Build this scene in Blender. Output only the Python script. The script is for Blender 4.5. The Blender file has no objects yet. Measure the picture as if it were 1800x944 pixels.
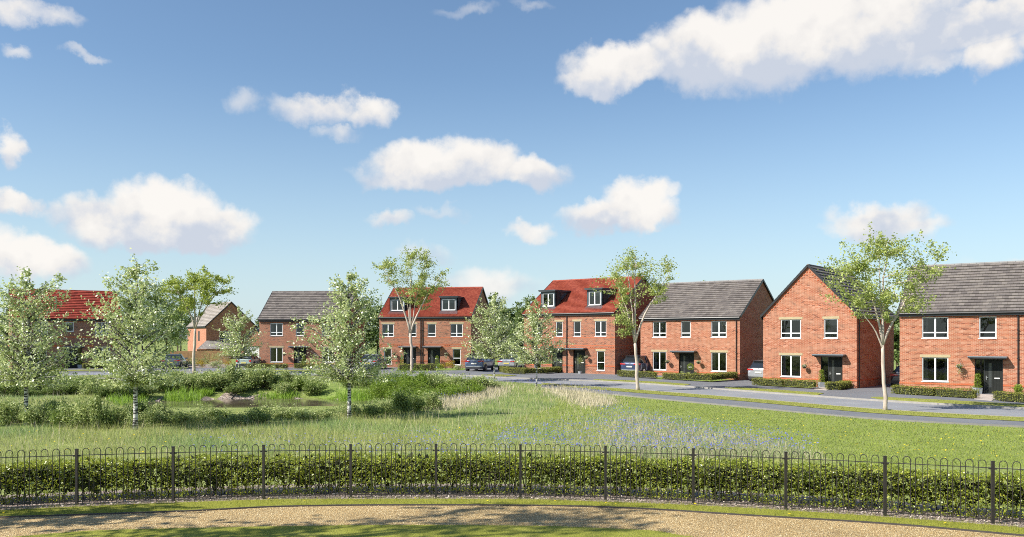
import bpy, math, random
import numpy as np
from mathutils import Vector, Matrix
R = math.radians
scene = bpy.context.scene
COL = scene.collection
FX, CX, HY, CZ = 1500.0, 900.0, 595.0, 3.4      # focal length, centre column and horizon of the photograph (px), eye height (m)

# ------------------------------------------------------------------ terrain
def ss(t): t = np.clip(t, 0, 1); return t*t*(3-2*t)
PCX, PCY, PRA, PRB = -15.2, 49.2, 6.9, 4.7
def zg(X, Y):
    X = np.asarray(X, float); Y = np.asarray(Y, float)
    z = 0.34*ss((Y-46)/30)*ss((22-X)/12)
    r = np.sqrt(((X-PCX)/PRA)**2+((Y-PCY)/PRB)**2)
    z = z-0.62*ss((1.55-r)/0.6)
    return z
def pg(x, y):                                    # a point of the ground from its place in the photograph
    z = 0.0
    for _ in range(12):
        Y = FX*(CZ-z)/(y-HY); X = (x-CX)*Y/FX; z = 0.5*z+0.5*float(zg(X, Y))
    Y = FX*(CZ-z)/(y-HY)
    return ((x-CX)*Y/FX, Y, float(zg((x-CX)*Y/FX, Y)))
def px(X, Y, Z=None):
    if Z is None: Z = zg(X, Y)
    return CX+FX*X/Y, HY-FX*(Z-CZ)/Y
def inpoly(x, y, P):
    x = np.asarray(x); y = np.asarray(y); c = np.zeros(x.shape, bool); n = len(P)
    for i in range(n):
        x0, y0 = P[i]; x1, y1 = P[i-1]
        if y0 == y1: continue
        k = ((y0 > y) != (y1 > y)) & (x < (x1-x0)*(y-y0)/(y1-y0)+x0)
        c ^= k
    return c

# ------------------------------------------------------------------ node helpers
def srgb(r, g, b):
    f = lambda c: (c/255/12.92) if c/255 <= .04045 else ((c/255+.055)/1.055)**2.4
    return (f(r), f(g), f(b), 1)
class NT:
    def __init__(s, tree): s.t = tree; s.n = tree.nodes; s.l = tree.links
    def new(s, typ, **kw):
        n = s.n.new(typ)
        for k, v in kw.items(): setattr(n, k, v)
        return n
    def put(s, sock, v):
        if isinstance(v, bpy.types.NodeSocket): s.l.new(v, sock)
        elif v is not None: sock.default_value = v
    def math(s, op, a, b=None, c=None, clamp=False):
        n = s.new('ShaderNodeMath', operation=op, use_clamp=clamp)
        s.put(n.inputs[0], a); s.put(n.inputs[1], b); s.put(n.inputs[2], c)
        return n.outputs[0]
    def vmath(s, op, a, b=None, c=None, out=0):
        n = s.new('ShaderNodeVectorMath', operation=op)
        s.put(n.inputs[0], a); s.put(n.inputs[1], b); s.put(n.inputs[2], c)
        return n.outputs[out]
    def noise(s, vec, scale, detail=3, rough=.5, out=0, dist=0):
        n = s.new('ShaderNodeTexNoise'); s.put(n.inputs['Vector'], vec)
        n.inputs['Scale'].default_value = scale; n.inputs['Detail'].default_value = detail
        n.inputs['Roughness'].default_value = rough; n.inputs['Distortion'].default_value = dist
        return n.outputs[out]
    def mix(s, f, a, b, mode='MIX'):
        n = s.new('ShaderNodeMix', data_type='RGBA', blend_type=mode)
        s.put(n.inputs[0], f); s.put(n.inputs[6], a); s.put(n.inputs[7], b)
        return n.outputs[2]
    def ramp(s, f, stops, interp='LINEAR'):
        n = s.new('ShaderNodeValToRGB'); s.put(n.inputs[0], f); cr = n.color_ramp; cr.interpolation = interp
        while len(cr.elements) < len(stops): cr.elements.new(.5)
        for e, (p, c) in zip(cr.elements, stops): e.position = p; e.color = c if len(c) == 4 else (*c, 1)
        return n.outputs[0]
    def maprange(s, v, a, b, c=0, d=1):
        n = s.new('ShaderNodeMapRange'); s.put(n.inputs[0], v)
        for i, q in enumerate((a, b, c, d)): n.inputs[i+1].default_value = q
        return n.outputs[0]
def newmat(name):
    m = bpy.data.materials.new(name); m.use_nodes = True; t = NT(m.node_tree); t.n.clear()
    out = t.new('ShaderNodeOutputMaterial'); b = t.new('ShaderNodeBsdfPrincipled')
    t.l.new(b.outputs[0], out.inputs[0])
    return m, t, b, out
def bump(t, b, h, strength=.3, dist=.02):
    n = t.new('ShaderNodeBump'); n.inputs['Strength'].default_value = strength; n.inputs['Distance'].default_value = dist
    t.put(n.inputs['Height'], h); t.l.new(n.outputs[0], b.inputs['Normal'])
MATS = {}
def plain(name, col, rough=.6, metal=0, spec=.5, var=.12, vscale=3.0, coat=0):
    if name in MATS: return MATS[name]
    m, t, b, o = newmat(name)
    tc = t.new('ShaderNodeTexCoord').outputs['Object']
    n = t.noise(tc, vscale, 4)
    c0 = tuple(x*(1-var) for x in col[:3])+(1,); c1 = tuple(min(1, x*(1+var)) for x in col[:3])+(1,)
    t.put(b.inputs['Base Color'], t.ramp(n, [(.3, c0), (.7, c1)]))
    b.inputs['Roughness'].default_value = rough; b.inputs['Metallic'].default_value = metal
    b.inputs['Specular IOR Level'].default_value = spec; b.inputs['Coat Weight'].default_value = coat
    MATS[name] = m; return m
def brick(name, cols, mortar, dark=.0, coursew=.225, courseh=.075):
    m, t, b, o = newmat(name)
    uv = t.new('ShaderNodeUVMap').outputs[0]
    sp = t.new('ShaderNodeSeparateXYZ'); t.put(sp.inputs[0], uv); u, v = sp.outputs[0], sp.outputs[1]
    row = t.math('FLOOR', t.math('DIVIDE', v, courseh))
    uo = t.math('ADD', t.math('DIVIDE', u, coursew), t.math('MULTIPLY', t.math('MODULO', row, 2), .5))
    col = t.math('FLOOR', uo)
    cx = t.new('ShaderNodeCombineXYZ'); t.put(cx.inputs[0], col); t.put(cx.inputs[1], row)
    wn = t.new('ShaderNodeTexWhiteNoise', noise_dimensions='2D'); t.put(wn.inputs['Vector'], cx.outputs[0])
    n = len(cols); st = [(i/(n-1), c) for i, c in enumerate(cols)]
    c = t.ramp(wn.outputs['Value'], st)
    big = t.noise(uv, 3.2, 3); c = t.mix(t.maprange(big, .3, .7, .0, .35), c, cols[n//2], 'MIX')
    c = t.mix(.35, c, t.ramp(t.noise(uv, .8, 3), [(.3, (.55, .55, .55, 1)), (.7, (1, 1, 1, 1))]), 'MULTIPLY')
    fu = t.math('FRACT', uo); fv = t.math('FRACT', t.math('DIVIDE', v, courseh))
    mu = t.math('LESS_THAN', fu, .045); mv = t.math('LESS_THAN', fv, .14)
    mo = t.math('MAXIMUM', mu, mv)
    c = t.mix(mo, c, mortar)
    t.put(b.inputs['Base Color'], c); b.inputs['Roughness'].default_value = .85; b.inputs['Specular IOR Level'].default_value = .25
    bump(t, b, t.math('SUBTRACT', 1, mo), .35, .008)
    MATS[name] = m; return m
def tiles(name, cols, tw=.3, lich=(.3, .29, .27, 1), amt=.25):
    m, t, b, o = newmat(name)
    uv = t.new('ShaderNodeUVMap').outputs[0]
    sp = t.new('ShaderNodeSeparateXYZ'); t.put(sp.inputs[0], uv); u, v = sp.outputs[0], sp.outputs[1]
    row = t.math('FLOOR', v)
    uo = t.math('ADD', t.math('DIVIDE', u, tw), t.math('MULTIPLY', t.math('MODULO', row, 2), .5))
    cx = t.new('ShaderNodeCombineXYZ'); t.put(cx.inputs[0], t.math('FLOOR', uo)); t.put(cx.inputs[1], row)
    wn = t.new('ShaderNodeTexWhiteNoise', noise_dimensions='2D'); t.put(wn.inputs['Vector'], cx.outputs[0])
    n = len(cols)
    c = t.ramp(wn.outputs['Value'], [(i/(n-1), q) for i, q in enumerate(cols)])
    mp = t.new('ShaderNodeMapping'); t.put(mp.inputs[0], uv); mp.inputs['Scale'].default_value = (.9, 1.6, 1)
    st = t.noise(mp.outputs[0], 1.3, 5, .62)
    c = t.mix(t.maprange(st, .5, .72, 0, amt), c, lich)
    gap = t.math('LESS_THAN', t.math('FRACT', uo), .05)
    c = t.mix(t.math('MULTIPLY', gap, .6), c, tuple(x*.35 for x in cols[0][:3])+(1,))
    t.put(b.inputs['Base Color'], c); b.inputs['Roughness'].default_value = .8; b.inputs['Specular IOR Level'].default_value = .3
    MATS[name] = m; return m
def leafmat(name, cols, trans=.35, rough=.5, spec=.35, tcol=None, gain=1.0, lift=0.0, warm=1.0):
    m, t, b, o = newmat(name); cols = [(min(.9, c[0]*gain*warm), min(.9, c[1]*gain), min(.9, c[2]*gain/warm), 1) for c in cols]
    if tcol: tcol = tuple(min(.9, x*gain) for x in tcol[:3])+(1,)
    g = t.new('ShaderNodeNewGeometry'); n = len(cols)
    c = t.ramp(g.outputs['Random Per Island'], [(i/(n-1), q) for i, q in enumerate(cols)])
    big = t.noise(t.new('ShaderNodeTexCoord').outputs['Object'], .9, 2)
    c = t.mix(.5, c, t.ramp(big, [(.3, (.6, .62, .55, 1)), (.7, (1, 1, 1, 1))]), 'MULTIPLY')
    t.put(b.inputs['Base Color'], c); b.inputs['Roughness'].default_value = rough; b.inputs['Specular IOR Level'].default_value = spec
    tr = t.new('ShaderNodeBsdfTranslucent')
    t.put(tr.inputs[0], t.mix(.6, c, tcol or (.30, .42, .06, 1)))
    if lift:                                     # shading normals tilted upward to brighten the blades, whatever way they face
        nv = t.vmath('NORMALIZE', t.vmath('ADD', t.vmath('SCALE', g.outputs['Normal']), (0, 0, lift)))
        for nd in t.n:
            if nd.type == 'VECT_MATH' and nd.operation == 'SCALE': nd.inputs['Scale'].default_value = 1.0
        t.l.new(nv, b.inputs['Normal'])
    mx = t.new('ShaderNodeMixShader'); mx.inputs[0].default_value = trans
    t.l.new(b.outputs[0], mx.inputs[1]); t.l.new(tr.outputs[0], mx.inputs[2]); t.l.new(mx.outputs[0], o.inputs[0])
    MATS[name] = m; return m

# ------------------------------------------------------------------ mesh builder
class MB:
    def __init__(s): s.v = []; s.f = []; s.m = []; s.uv = {}
    def poly(s, pts, mi=0, uv=None):
        b = len(s.v); s.v.extend(tuple(map(float, p)) for p in pts); s.f.append(tuple(range(b, b+len(pts)))); s.m.append(mi)
        if uv: s.uv[len(s.f)-1] = uv
    def box(s, x0, y0, z0, x1, y1, z1, mi=0):
        if x0 > x1: x0, x1 = x1, x0
        if y0 > y1: y0, y1 = y1, y0
        if z0 > z1: z0, z1 = z1, z0
        P = [(x0, y0, z0), (x1, y0, z0), (x1, y1, z0), (x0, y1, z0), (x0, y0, z1), (x1, y0, z1), (x1, y1, z1), (x0, y1, z1)]
        b = len(s.v); s.v.extend(P)
        for q in ((0, 3, 2, 1), (4, 5, 6, 7), (0, 1, 5, 4), (1, 2, 6, 5), (2, 3, 7, 6), (3, 0, 4, 7)):
            s.f.append(tuple(b+i for i in q)); s.m.append(mi)
    def bar(s, a, c, w, h, mi=0):                 # box section along a segment
        a = Vector(a); c = Vector(c); d = (c-a).normalized()
        up = Vector((0, 0, 1)) if abs(d.z) < .95 else Vector((0, 1, 0))
        sx = d.cross(up).normalized()*w/2; sy = sx.cross(d).normalized()*h/2
        b = len(s.v)
        for p in (a, c):
            for q in (-sx-sy, sx-sy, sx+sy, -sx+sy): s.v.append(tuple(p+q))
        for q in ((0, 1, 2, 3), (7, 6, 5, 4), (0, 4, 5, 1), (1, 5, 6, 2), (2, 6, 7, 3), (3, 7, 4, 0)):
            s.f.append(tuple(b+i for i in q)); s.m.append(mi)
    def tube(s, pts, rad, n=6, mi=0, cap=True):
        pts = [Vector(p) for p in pts]
        if not hasattr(rad, '__len__'): rad = [rad]*len(pts)
        b = len(s.v); ref = None
        for i, p in enumerate(pts):
            d = (pts[min(i+1, len(pts)-1)]-pts[max(i-1, 0)])
            d = d.normalized() if d.length > 1e-9 else Vector((0, 0, 1))
            if ref is None: ref = Vector((1, 0, 0)) if abs(d.x) < .9 else Vector((0, 1, 0))
            a = d.cross(ref).normalized(); ref = a.cross(d).normalized(); c = ref
            for k in range(n):
                t = 2*math.pi*k/n; s.v.append(tuple(p+(a*math.cos(t)+c*math.sin(t))*rad[i]))
        for i in range(len(pts)-1):
            for k in range(n):
                k2 = (k+1) % n; s.f.append((b+i*n+k, b+i*n+k2, b+(i+1)*n+k2, b+(i+1)*n+k)); s.m.append(mi)
        if cap:
            s.f.append(tuple(b+k for k in range(n))[::-1]); s.m.append(mi)
            e = b+(len(pts)-1)*n; s.f.append(tuple(e+k for k in range(n))); s.m.append(mi)
    def lathe(s, prof, c=(0, 0, 0), n=12, mi=0):
        b = len(s.v)
        for r, z in prof:
            for k in range(n):
                t = 2*math.pi*k/n; s.v.append((c[0]+r*math.cos(t), c[1]+r*math.sin(t), c[2]+z))
        for i in range(len(prof)-1):
            for k in range(n):
                k2 = (k+1) % n; s.f.append((b+i*n+k, b+i*n+k2, b+(i+1)*n+k2, b+(i+1)*n+k)); s.m.append(mi)
        s.f.append(tuple(b+k for k in range(n))[::-1]); s.m.append(mi)
        e = b+(len(prof)-1)*n; s.f.append(tuple(e+k for k in range(n))); s.m.append(mi)
    def build(s, name, mats, parent=None, loc=(0, 0, 0), smooth=False):
        me = bpy.data.meshes.new(name); me.from_pydata(s.v, [], s.f); me.update()
        if not isinstance(mats, (list, tuple)): mats = [mats]
        for m in mats: me.materials.append(m)
        me.polygons.foreach_set('material_index', s.m)
        ul = me.uv_layers.new(name='UVMap').data
        for p in me.polygons:
            cu = s.uv.get(p.index)
            if cu:
                for k, li in enumerate(p.loop_indices): ul[li].uv = cu[k]
                continue
            n = p.normal
            if abs(n.z) > .95: ua, va = Vector((1, 0, 0)), Vector((0, 1, 0))
            else:
                ua = Vector((0, 0, 1)).cross(n).normalized(); va = n.cross(ua)
            for li in p.loop_indices:
                co = me.vertices[me.loops[li].vertex_index].co; ul[li].uv = (co.dot(ua), co.dot(va))
        if smooth: me.polygons.foreach_set('use_smooth', [True]*len(me.polygons))
        o = bpy.data.objects.new(name, me); COL.objects.link(o); o.location = loc
        if parent: o.parent = parent
        return o
def npmesh(name, V, F, mat, parent=None, loc=(0, 0, 0), smooth=False, midx=None):   # V (n,3), F (m,k) arrays
    me = bpy.data.meshes.new(name); V = np.asarray(V, np.float32); F = np.asarray(F, np.int32); k = F.shape[1]
    me.vertices.add(len(V)); me.vertices.foreach_set('co', V.ravel())
    me.loops.add(F.size); me.loops.foreach_set('vertex_index', F.ravel())
    me.polygons.add(len(F)); me.polygons.foreach_set('loop_start', np.arange(0, F.size, k, dtype=np.int32))
    me.polygons.foreach_set('loop_total', np.full(len(F), k, np.int32))
    for m in (mat if isinstance(mat, (list, tuple)) else [mat]): me.materials.append(m)
    if midx is not None: me.polygons.foreach_set('material_index', np.asarray(midx, np.int32))
    if smooth: me.polygons.foreach_set('use_smooth', np.ones(len(F), bool))
    me.update(calc_edges=True); me.validate()
    o = bpy.data.objects.new(name, me); COL.objects.link(o); o.location = loc
    if parent: o.parent = parent
    return o
def tag(o, label=None, cat=None, group=None, kind=None):
    if label: o['label'] = label
    if cat: o['category'] = cat
    if group: o['group'] = group
    if kind: o['kind'] = kind
    return o
def empty(name, loc, rz=0, label=None, cat=None, group=None):
    o = bpy.data.objects.new(name, None); COL.objects.link(o); o.location = loc; o.rotation_euler = (0, 0, rz); o.empty_display_size = .3
    return tag(o, label, cat, group)

# ------------------------------------------------------------------ foliage helpers
def unit(a): return a/np.maximum(np.linalg.norm(a, axis=-1, keepdims=True), 1e-9)
def leaves(rng, C, size, name, mat, parent=None, droop=.3, aspect=.62, var=.35, up=0.0):
    n = len(C)
    d = rng.normal(size=(n, 3)); d[:, 2] = d[:, 2]*.7-droop; d = unit(d)
    q = rng.normal(size=(n, 3)); q[:, 2] += up; q = unit(q)
    s = unit(np.cross(d, q)); L = size*(1+var*rng.uniform(-1, 1, (n, 1))); W = L*aspect
    V = np.stack([C, C+d*L*.5+s*W*.5, C+d*L, C+d*L*.5-s*W*.5], 1).reshape(-1, 3)
    F = np.arange(n*4).reshape(-1, 4)
    return npmesh(name, V, F, mat, parent)
def blades(rng, P, h, w, lean, name, mat, parent=None, bend=True):
    n = len(P); a = rng.uniform(0, 2*np.pi, n); ld = np.stack([np.cos(a), np.sin(a), np.zeros(n)], 1)
    b = rng.uniform(0, 2*np.pi, n); s = np.stack([np.cos(b), np.sin(b), np.zeros(n)], 1)
    h = np.broadcast_to(h, (n,))[:, None]; w = np.broadcast_to(w, (n,))[:, None]; ln = (lean*rng.uniform(.2, 1, n))[:, None]
    up = np.array([[0, 0, 1.]])
    mid = P+up*h*.55+ld*h*ln*.35; tip = P+up*h*(1-.25*ln)+ld*h*ln
    if bend:
        V = np.stack([P-s*w*.5, P+s*w*.5, mid+s*w*.4, mid-s*w*.4, tip], 1).reshape(-1, 3)
        i = np.arange(n)[:, None]*5
        F = np.concatenate([i+np.array([[0, 1, 2, 3]]), i+np.array([[3, 2, 4, 4]])], 0)
        # the tip is a triangle: give it its own two vertices
        V = np.stack([P-s*w*.5, P+s*w*.5, mid+s*w*.4, mid-s*w*.4, tip+s*w*.08, tip-s*w*.08], 1).reshape(-1, 3)
        i = np.arange(n)[:, None]*6
        F = np.concatenate([i+np.array([[0, 1, 2, 3]]), i+np.array([[3, 2, 4, 5]])], 1).reshape(-1, 4)
    else:
        V = np.stack([P-s*w*.5, P+s*w*.5, tip], 1).reshape(-1, 3); F = np.arange(n*3).reshape(-1, 3)
    return npmesh(name, V, F, mat, parent)
# ------------------------------------------------------------------ materials
BR_OR = brick('brick_orange_red', [srgb(112,62,48), srgb(154,92,67), srgb(166,102,75), srgb(178,114,86), srgb(158,90,66), srgb(190,138,114)], srgb(196,170,144))
BR_MX = brick('brick_brown_mixed', [srgb(72,50,44), srgb(140,88,66), srgb(158,98,72), srgb(168,108,82), srgb(150,82,58), srgb(120,86,74)], srgb(184,162,140))
BR_DK = brick('brick_dark_mixed', [srgb(78,58,54), srgb(140,92,74), srgb(154,98,76), srgb(164,112,88), srgb(138,88,70), srgb(116,90,82)], srgb(180,162,144))
BR_BAND = brick('brick_orange_band', [srgb(176,84,50), srgb(190,96,58), srgb(182,88,54)], srgb(190,150,120))
BR_SUNLIT = brick('brick_sunlit_side', [srgb(160,100,76), srgb(176,112,86), srgb(186,124,98), srgb(170,104,78)], srgb(196,172,150))  # sunlight painted into the brick, for the back house's side wall
T_GREY = tiles('grey_roof_tile', [srgb(92,86,83), srgb(108,101,97), srgb(120,113,107), srgb(100,94,91)], .33, srgb(150,140,132), .55)
T_PALE = tiles('pale_grey_roof_tile', [srgb(128,120,114), srgb(146,138,130), srgb(158,150,140), srgb(136,128,122)], .33, srgb(186,176,162), .5)
T_RED = tiles('red_roof_tile', [srgb(132,60,46), srgb(148,72,55), srgb(160,84,64), srgb(140,66,50)], .17, srgb(170,88,70), .14)
T_RED2 = tiles('deep_red_roof_tile', [srgb(120,46,36), srgb(142,58,44), srgb(158,68,52), srgb(130,52,40)], .33, srgb(165,70,50), .3)
STONE = plain('lintel_stone', srgb(172,156,122), .85, vscale=8)
WHITE = plain('window_white', (.80,.80,.80,1), .35, var=.03)
BLACK = plain('black_paint', (.018,.019,.021,1), .4, var=.2)
DOORM = plain('door_charcoal', (.016,.018,.015,1), .6, spec=.25, var=.2)
LEAD = plain('dormer_lead_grey', (.075,.095,.11,1), .5, var=.35, vscale=1.8)
CANOPY = plain('canopy_grey', (.16,.18,.20,1), .4, var=.1)
CHROME = plain('brushed_steel', (.6,.6,.58,1), .3, metal=.8)
CURT = plain('curtain_grey', (.36,.36,.35,1), .9, vscale=6)
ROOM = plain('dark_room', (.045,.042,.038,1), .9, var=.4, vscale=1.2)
METER = plain('meter_box_grey', (.10,.12,.14,1), .5)
def glass(name, tint=.55, refl=1.0, rough=.02):
    m, t, b, o = newmat(name)
    fr = t.new('ShaderNodeFresnel'); fr.inputs[0].default_value = 1.52
    gl = t.new('ShaderNodeBsdfGlossy'); gl.inputs['Roughness'].default_value = rough
    gl.inputs['Color'].default_value = (.95, 1, 1, 1)
    nz = t.noise(t.new('ShaderNodeTexCoord').outputs['Object'], .9, 2)
    bp = t.new('ShaderNodeBump'); bp.inputs['Strength'].default_value = .05; bp.inputs['Distance'].default_value = .1
    t.put(bp.inputs['Height'], nz); t.l.new(bp.outputs[0], gl.inputs['Normal'])
    tr = t.new('ShaderNodeBsdfTransparent'); tr.inputs[0].default_value = (tint, tint, tint*.98, 1)
    mx = t.new('ShaderNodeMixShader'); t.put(mx.inputs[0], t.math('MULTIPLY', fr.outputs[0], 1.7, clamp=True))
    t.l.new(tr.outputs[0], mx.inputs[1]); t.l.new(gl.outputs[0], mx.inputs[2]); t.l.new(mx.outputs[0], o.inputs[0])
    MATS[name] = m; return m
GLASS = glass('window_glass')
def asphalt(name, c0, c1, scale=60):
    m, t, b, o = newmat(name); tc = t.new('ShaderNodeTexCoord').outputs['Object']
    c = t.ramp(t.noise(tc, scale, 3, .7), [(.3, c0), (.7, c1)])
    c = t.mix(.6, c, t.ramp(t.noise(tc, .35, 5, .6), [(.3, (.72,.72,.74,1)), (.7, (1.15,1.14,1.12,1))]), 'MULTIPLY')
    t.put(b.inputs['Base Color'], c); b.inputs['Roughness'].default_value = .8; b.inputs['Specular IOR Level'].default_value = .35
    MATS[name] = m; return m
ASPH = asphalt('road_asphalt', (.20,.205,.215,1), (.30,.305,.315,1))
ASPH2 = asphalt('footway_asphalt', (.13,.135,.145,1), (.21,.215,.225,1))
KERB = plain('kerb_concrete', (.30,.28,.25,1), .85, vscale=3)
SLAB = plain('paving_slab', (.42,.36,.31,1), .85, vscale=5)
def grassmat(name, cols, scale=1.3, fine=40):
    m, t, b, o = newmat(name); tc = t.new('ShaderNodeTexCoord').outputs['Object']; n = len(cols)
    c = t.ramp(t.noise(tc, scale, 5, .65), [(.25+.5*i/(n-1), q) for i, q in enumerate(cols)])
    f = t.noise(tc, fine, 4, .7)
    c = t.mix(.8, c, t.ramp(f, [(.3, (.45,.5,.4,1)), (.65, (1.15,1.15,1.05,1))]), 'MULTIPLY')
    t.put(b.inputs['Base Color'], c); b.inputs['Roughness'].default_value = .9; b.inputs['Specular IOR Level'].default_value = .15
    bump(t, b, f, .8, .05)
    MATS[name] = m; return m
G_LAWN = grassmat('lawn_ground', [(.18,.245,.055,1), (.235,.305,.075,1), (.29,.35,.105,1)], .8, 14)
G_MEAD = grassmat('meadow_ground', [(.17,.21,.06,1), (.25,.29,.09,1), (.33,.36,.14,1)], .6, 9)
G_VERGE = grassmat('verge_ground', [(.22,.24,.05,1), (.30,.31,.075,1), (.34,.34,.11,1)], 1.6, 18)
G_NEAR = grassmat('near_lawn_ground', [(.26,.27,.045,1), (.34,.34,.065,1), (.40,.39,.10,1)], 1.2, 40)
def gravelmat(name, cols, scale, bs=.6):
    m, t, b, o = newmat(name); tc = t.new('ShaderNodeTexCoord').outputs['Object']
    vo = t.new('ShaderNodeTexVoronoi'); vo.inputs['Scale'].default_value = scale; t.put(vo.inputs['Vector'], tc)
    wn = t.new('ShaderNodeTexWhiteNoise'); t.put(wn.inputs['Vector'], vo.outputs['Color']); n = len(cols)
    c = t.ramp(wn.outputs['Value'], [(i/(n-1), q) for i, q in enumerate(cols)])
    edge = t.maprange(vo.outputs['Distance'], .25, .6, 1, .35)
    c = t.mix(1, c, t.ramp(edge, [(0, (0,0,0,1)), (1, (1,1,1,1))]), 'MULTIPLY')
    c = t.mix(.7, c, t.ramp(t.noise(tc, .9, 4), [(.3, (.75,.72,.68,1)), (.7, (1.08,1.05,1,1))]), 'MULTIPLY')
    t.put(b.inputs['Base Color'], c); b.inputs['Roughness'].default_value = .75
    bump(t, b, t.math('SUBTRACT', 1, vo.outputs['Distance']), bs*.7, .02)
    MATS[name] = m; return m
GRAVEL = gravelmat('golden_gravel', [(.44,.29,.11,1), (.68,.46,.19,1), (.84,.61,.29,1), (.90,.74,.42,1), (.72,.49,.20,1), (.56,.38,.16,1)], 44, .8)
SHINGLE = gravelmat('bank_shingle', [(.34,.26,.22,1), (.50,.40,.34,1), (.60,.52,.46,1), (.42,.32,.28,1)], 9)
MULCH = gravelmat('bark_mulch_ground', [(.32,.23,.19,1), (.50,.40,.34,1), (.62,.53,.46,1), (.40,.30,.25,1)], 30)

L_BIRCH = leafmat('birch_leaf', [(.17,.23,.07,1), (.38,.43,.24,1), (.11,.16,.04,1), (.56,.58,.44,1), (.24,.30,.12,1)], .3, .35, .8, (.42,.50,.18,1), gain=1.7, warm=1.1)
L_STREET = leafmat('street_tree_leaf', [(.21,.26,.07,1), (.29,.34,.11,1), (.14,.19,.045,1), (.38,.41,.19,1)], .35, .45, .4, (.44,.49,.15,1), gain=1.6, warm=1.05)
L_STREETD = leafmat('green_tree_leaf', [(.12,.17,.035,1), (.20,.25,.06,1), (.09,.13,.025,1), (.27,.31,.10,1)], .35, .4, .5, (.36,.42,.07,1), gain=1.95, warm=1.1)
L_BACK = leafmat('background_leaf', [(.07,.11,.035,1), (.11,.16,.05,1), (.05,.09,.03,1), (.16,.20,.08,1)], .3, .5, .4, (.18,.26,.06,1), gain=1.7, warm=1.1)
L_HEDGE = leafmat('hedge_leaf', [(.085,.125,.016,1), (.14,.18,.022,1), (.055,.09,.012,1), (.22,.25,.04,1), (.11,.15,.02,1)], .3, .35, .6, (.34,.38,.04,1), gain=2.0, warm=1.12)
L_BOX = leafmat('box_hedge_leaf', [(.12,.14,.025,1), (.18,.19,.035,1), (.08,.10,.018,1), (.24,.24,.06,1)], .25, .5, .4, (.28,.28,.05,1), gain=1.6, warm=1.05)
L_GREY = leafmat('grey_green_shrub_leaf', [(.13,.18,.07,1), (.21,.26,.11,1), (.08,.12,.04,1), (.34,.37,.20,1)], .3, .5, .4, (.28,.34,.11,1), gain=1.95, warm=1.1)
L_DARKS = leafmat('dark_shrub_leaf', [(.08,.12,.035,1), (.13,.18,.055,1), (.05,.08,.025,1), (.20,.25,.09,1)], .3, .5, .4, (.20,.28,.06,1), gain=1.85, warm=1.1)
L_BRIGHT = leafmat('bright_shrub_leaf', [(.15,.25,.03,1), (.22,.34,.05,1), (.10,.18,.02,1), (.28,.38,.08,1)], .4, .5, .4, (.32,.48,.05,1), gain=1.05, warm=1.12)
L_TOPI = leafmat('topiary_leaf', [(.15,.21,.02,1), (.22,.29,.03,1), (.10,.15,.015,1)], .3, .45, .5, (.30,.36,.04,1), gain=1.3)
L_YEL = leafmat('golden_shrub_leaf', [(.42,.30,.02,1), (.50,.38,.03,1), (.30,.24,.03,1)], .3, .5, .4, (.5,.4,.04,1))
L_WHITEF = leafmat('white_flower', [(.75,.72,.64,1), (.62,.60,.46,1), (.80,.76,.72,1), (.2,.27,.08,1)], .3, .6, .2, (.6,.6,.5,1))
B_LONG = leafmat('long_grass_blade', [(.16,.22,.06,1), (.26,.32,.11,1), (.36,.40,.19,1), (.20,.27,.08,1), (.12,.18,.05,1)], .35, .5, .4, (.36,.44,.14,1), gain=1.45, warm=1.18, lift=1.6)
B_BLUE = leafmat('blue_green_grass_blade', [(.11,.19,.06,1), (.16,.25,.09,1), (.20,.30,.12,1), (.13,.21,.07,1)], .35, .5, .4, (.24,.38,.12,1), gain=1.5, warm=1.16, lift=1.6)
B_SHORT = leafmat('short_grass_blade', [(.14,.21,.035,1), (.19,.26,.05,1), (.24,.30,.075,1), (.16,.23,.04,1)], .35, .6, .3, (.30,.40,.07,1), gain=1.55, warm=1.1, lift=1.8)
B_NEAR = leafmat('near_grass_blade', [(.13,.17,.02,1), (.19,.23,.03,1), (.26,.28,.055,1), (.15,.20,.025,1)], .4, .6, .3, (.34,.40,.05,1), gain=1.7, warm=1.15, lift=1.8)
B_TAN = leafmat('tan_grass_blade', [(.60,.50,.33,1), (.74,.65,.47,1), (.48,.42,.22,1), (.82,.74,.58,1)], .3, .7, .2, (.6,.52,.34,1), gain=1, lift=1.2)
B_VERGE = leafmat('verge_grass_blade', [(.26,.28,.05,1), (.34,.35,.08,1), (.40,.40,.13,1)], .3, .7, .2, (.46,.46,.1,1), gain=1.1, lift=1.8)
B_REED = leafmat('reed_blade', [(.16,.28,.02,1), (.22,.36,.03,1), (.28,.42,.06,1)], .4, .5, .4, (.36,.55,.05,1), gain=1.1, lift=1.2)
P_BLUE = leafmat('cornflower_petal', [(.10,.13,.62,1), (.16,.20,.72,1), (.22,.22,.60,1), (.30,.32,.72,1)], .3, .7, .1, (.2,.25,.8,1))
P_YEL = leafmat('dandelion_petal', [(.70,.52,.02,1), (.78,.62,.04,1)], .2, .7, .1, (.8,.6,.05,1))
CHIP = leafmat('bark_chip', [(.34,.25,.21,1), (.60,.50,.44,1), (.75,.66,.60,1), (.46,.36,.31,1)], .0, .9, .1)
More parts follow.
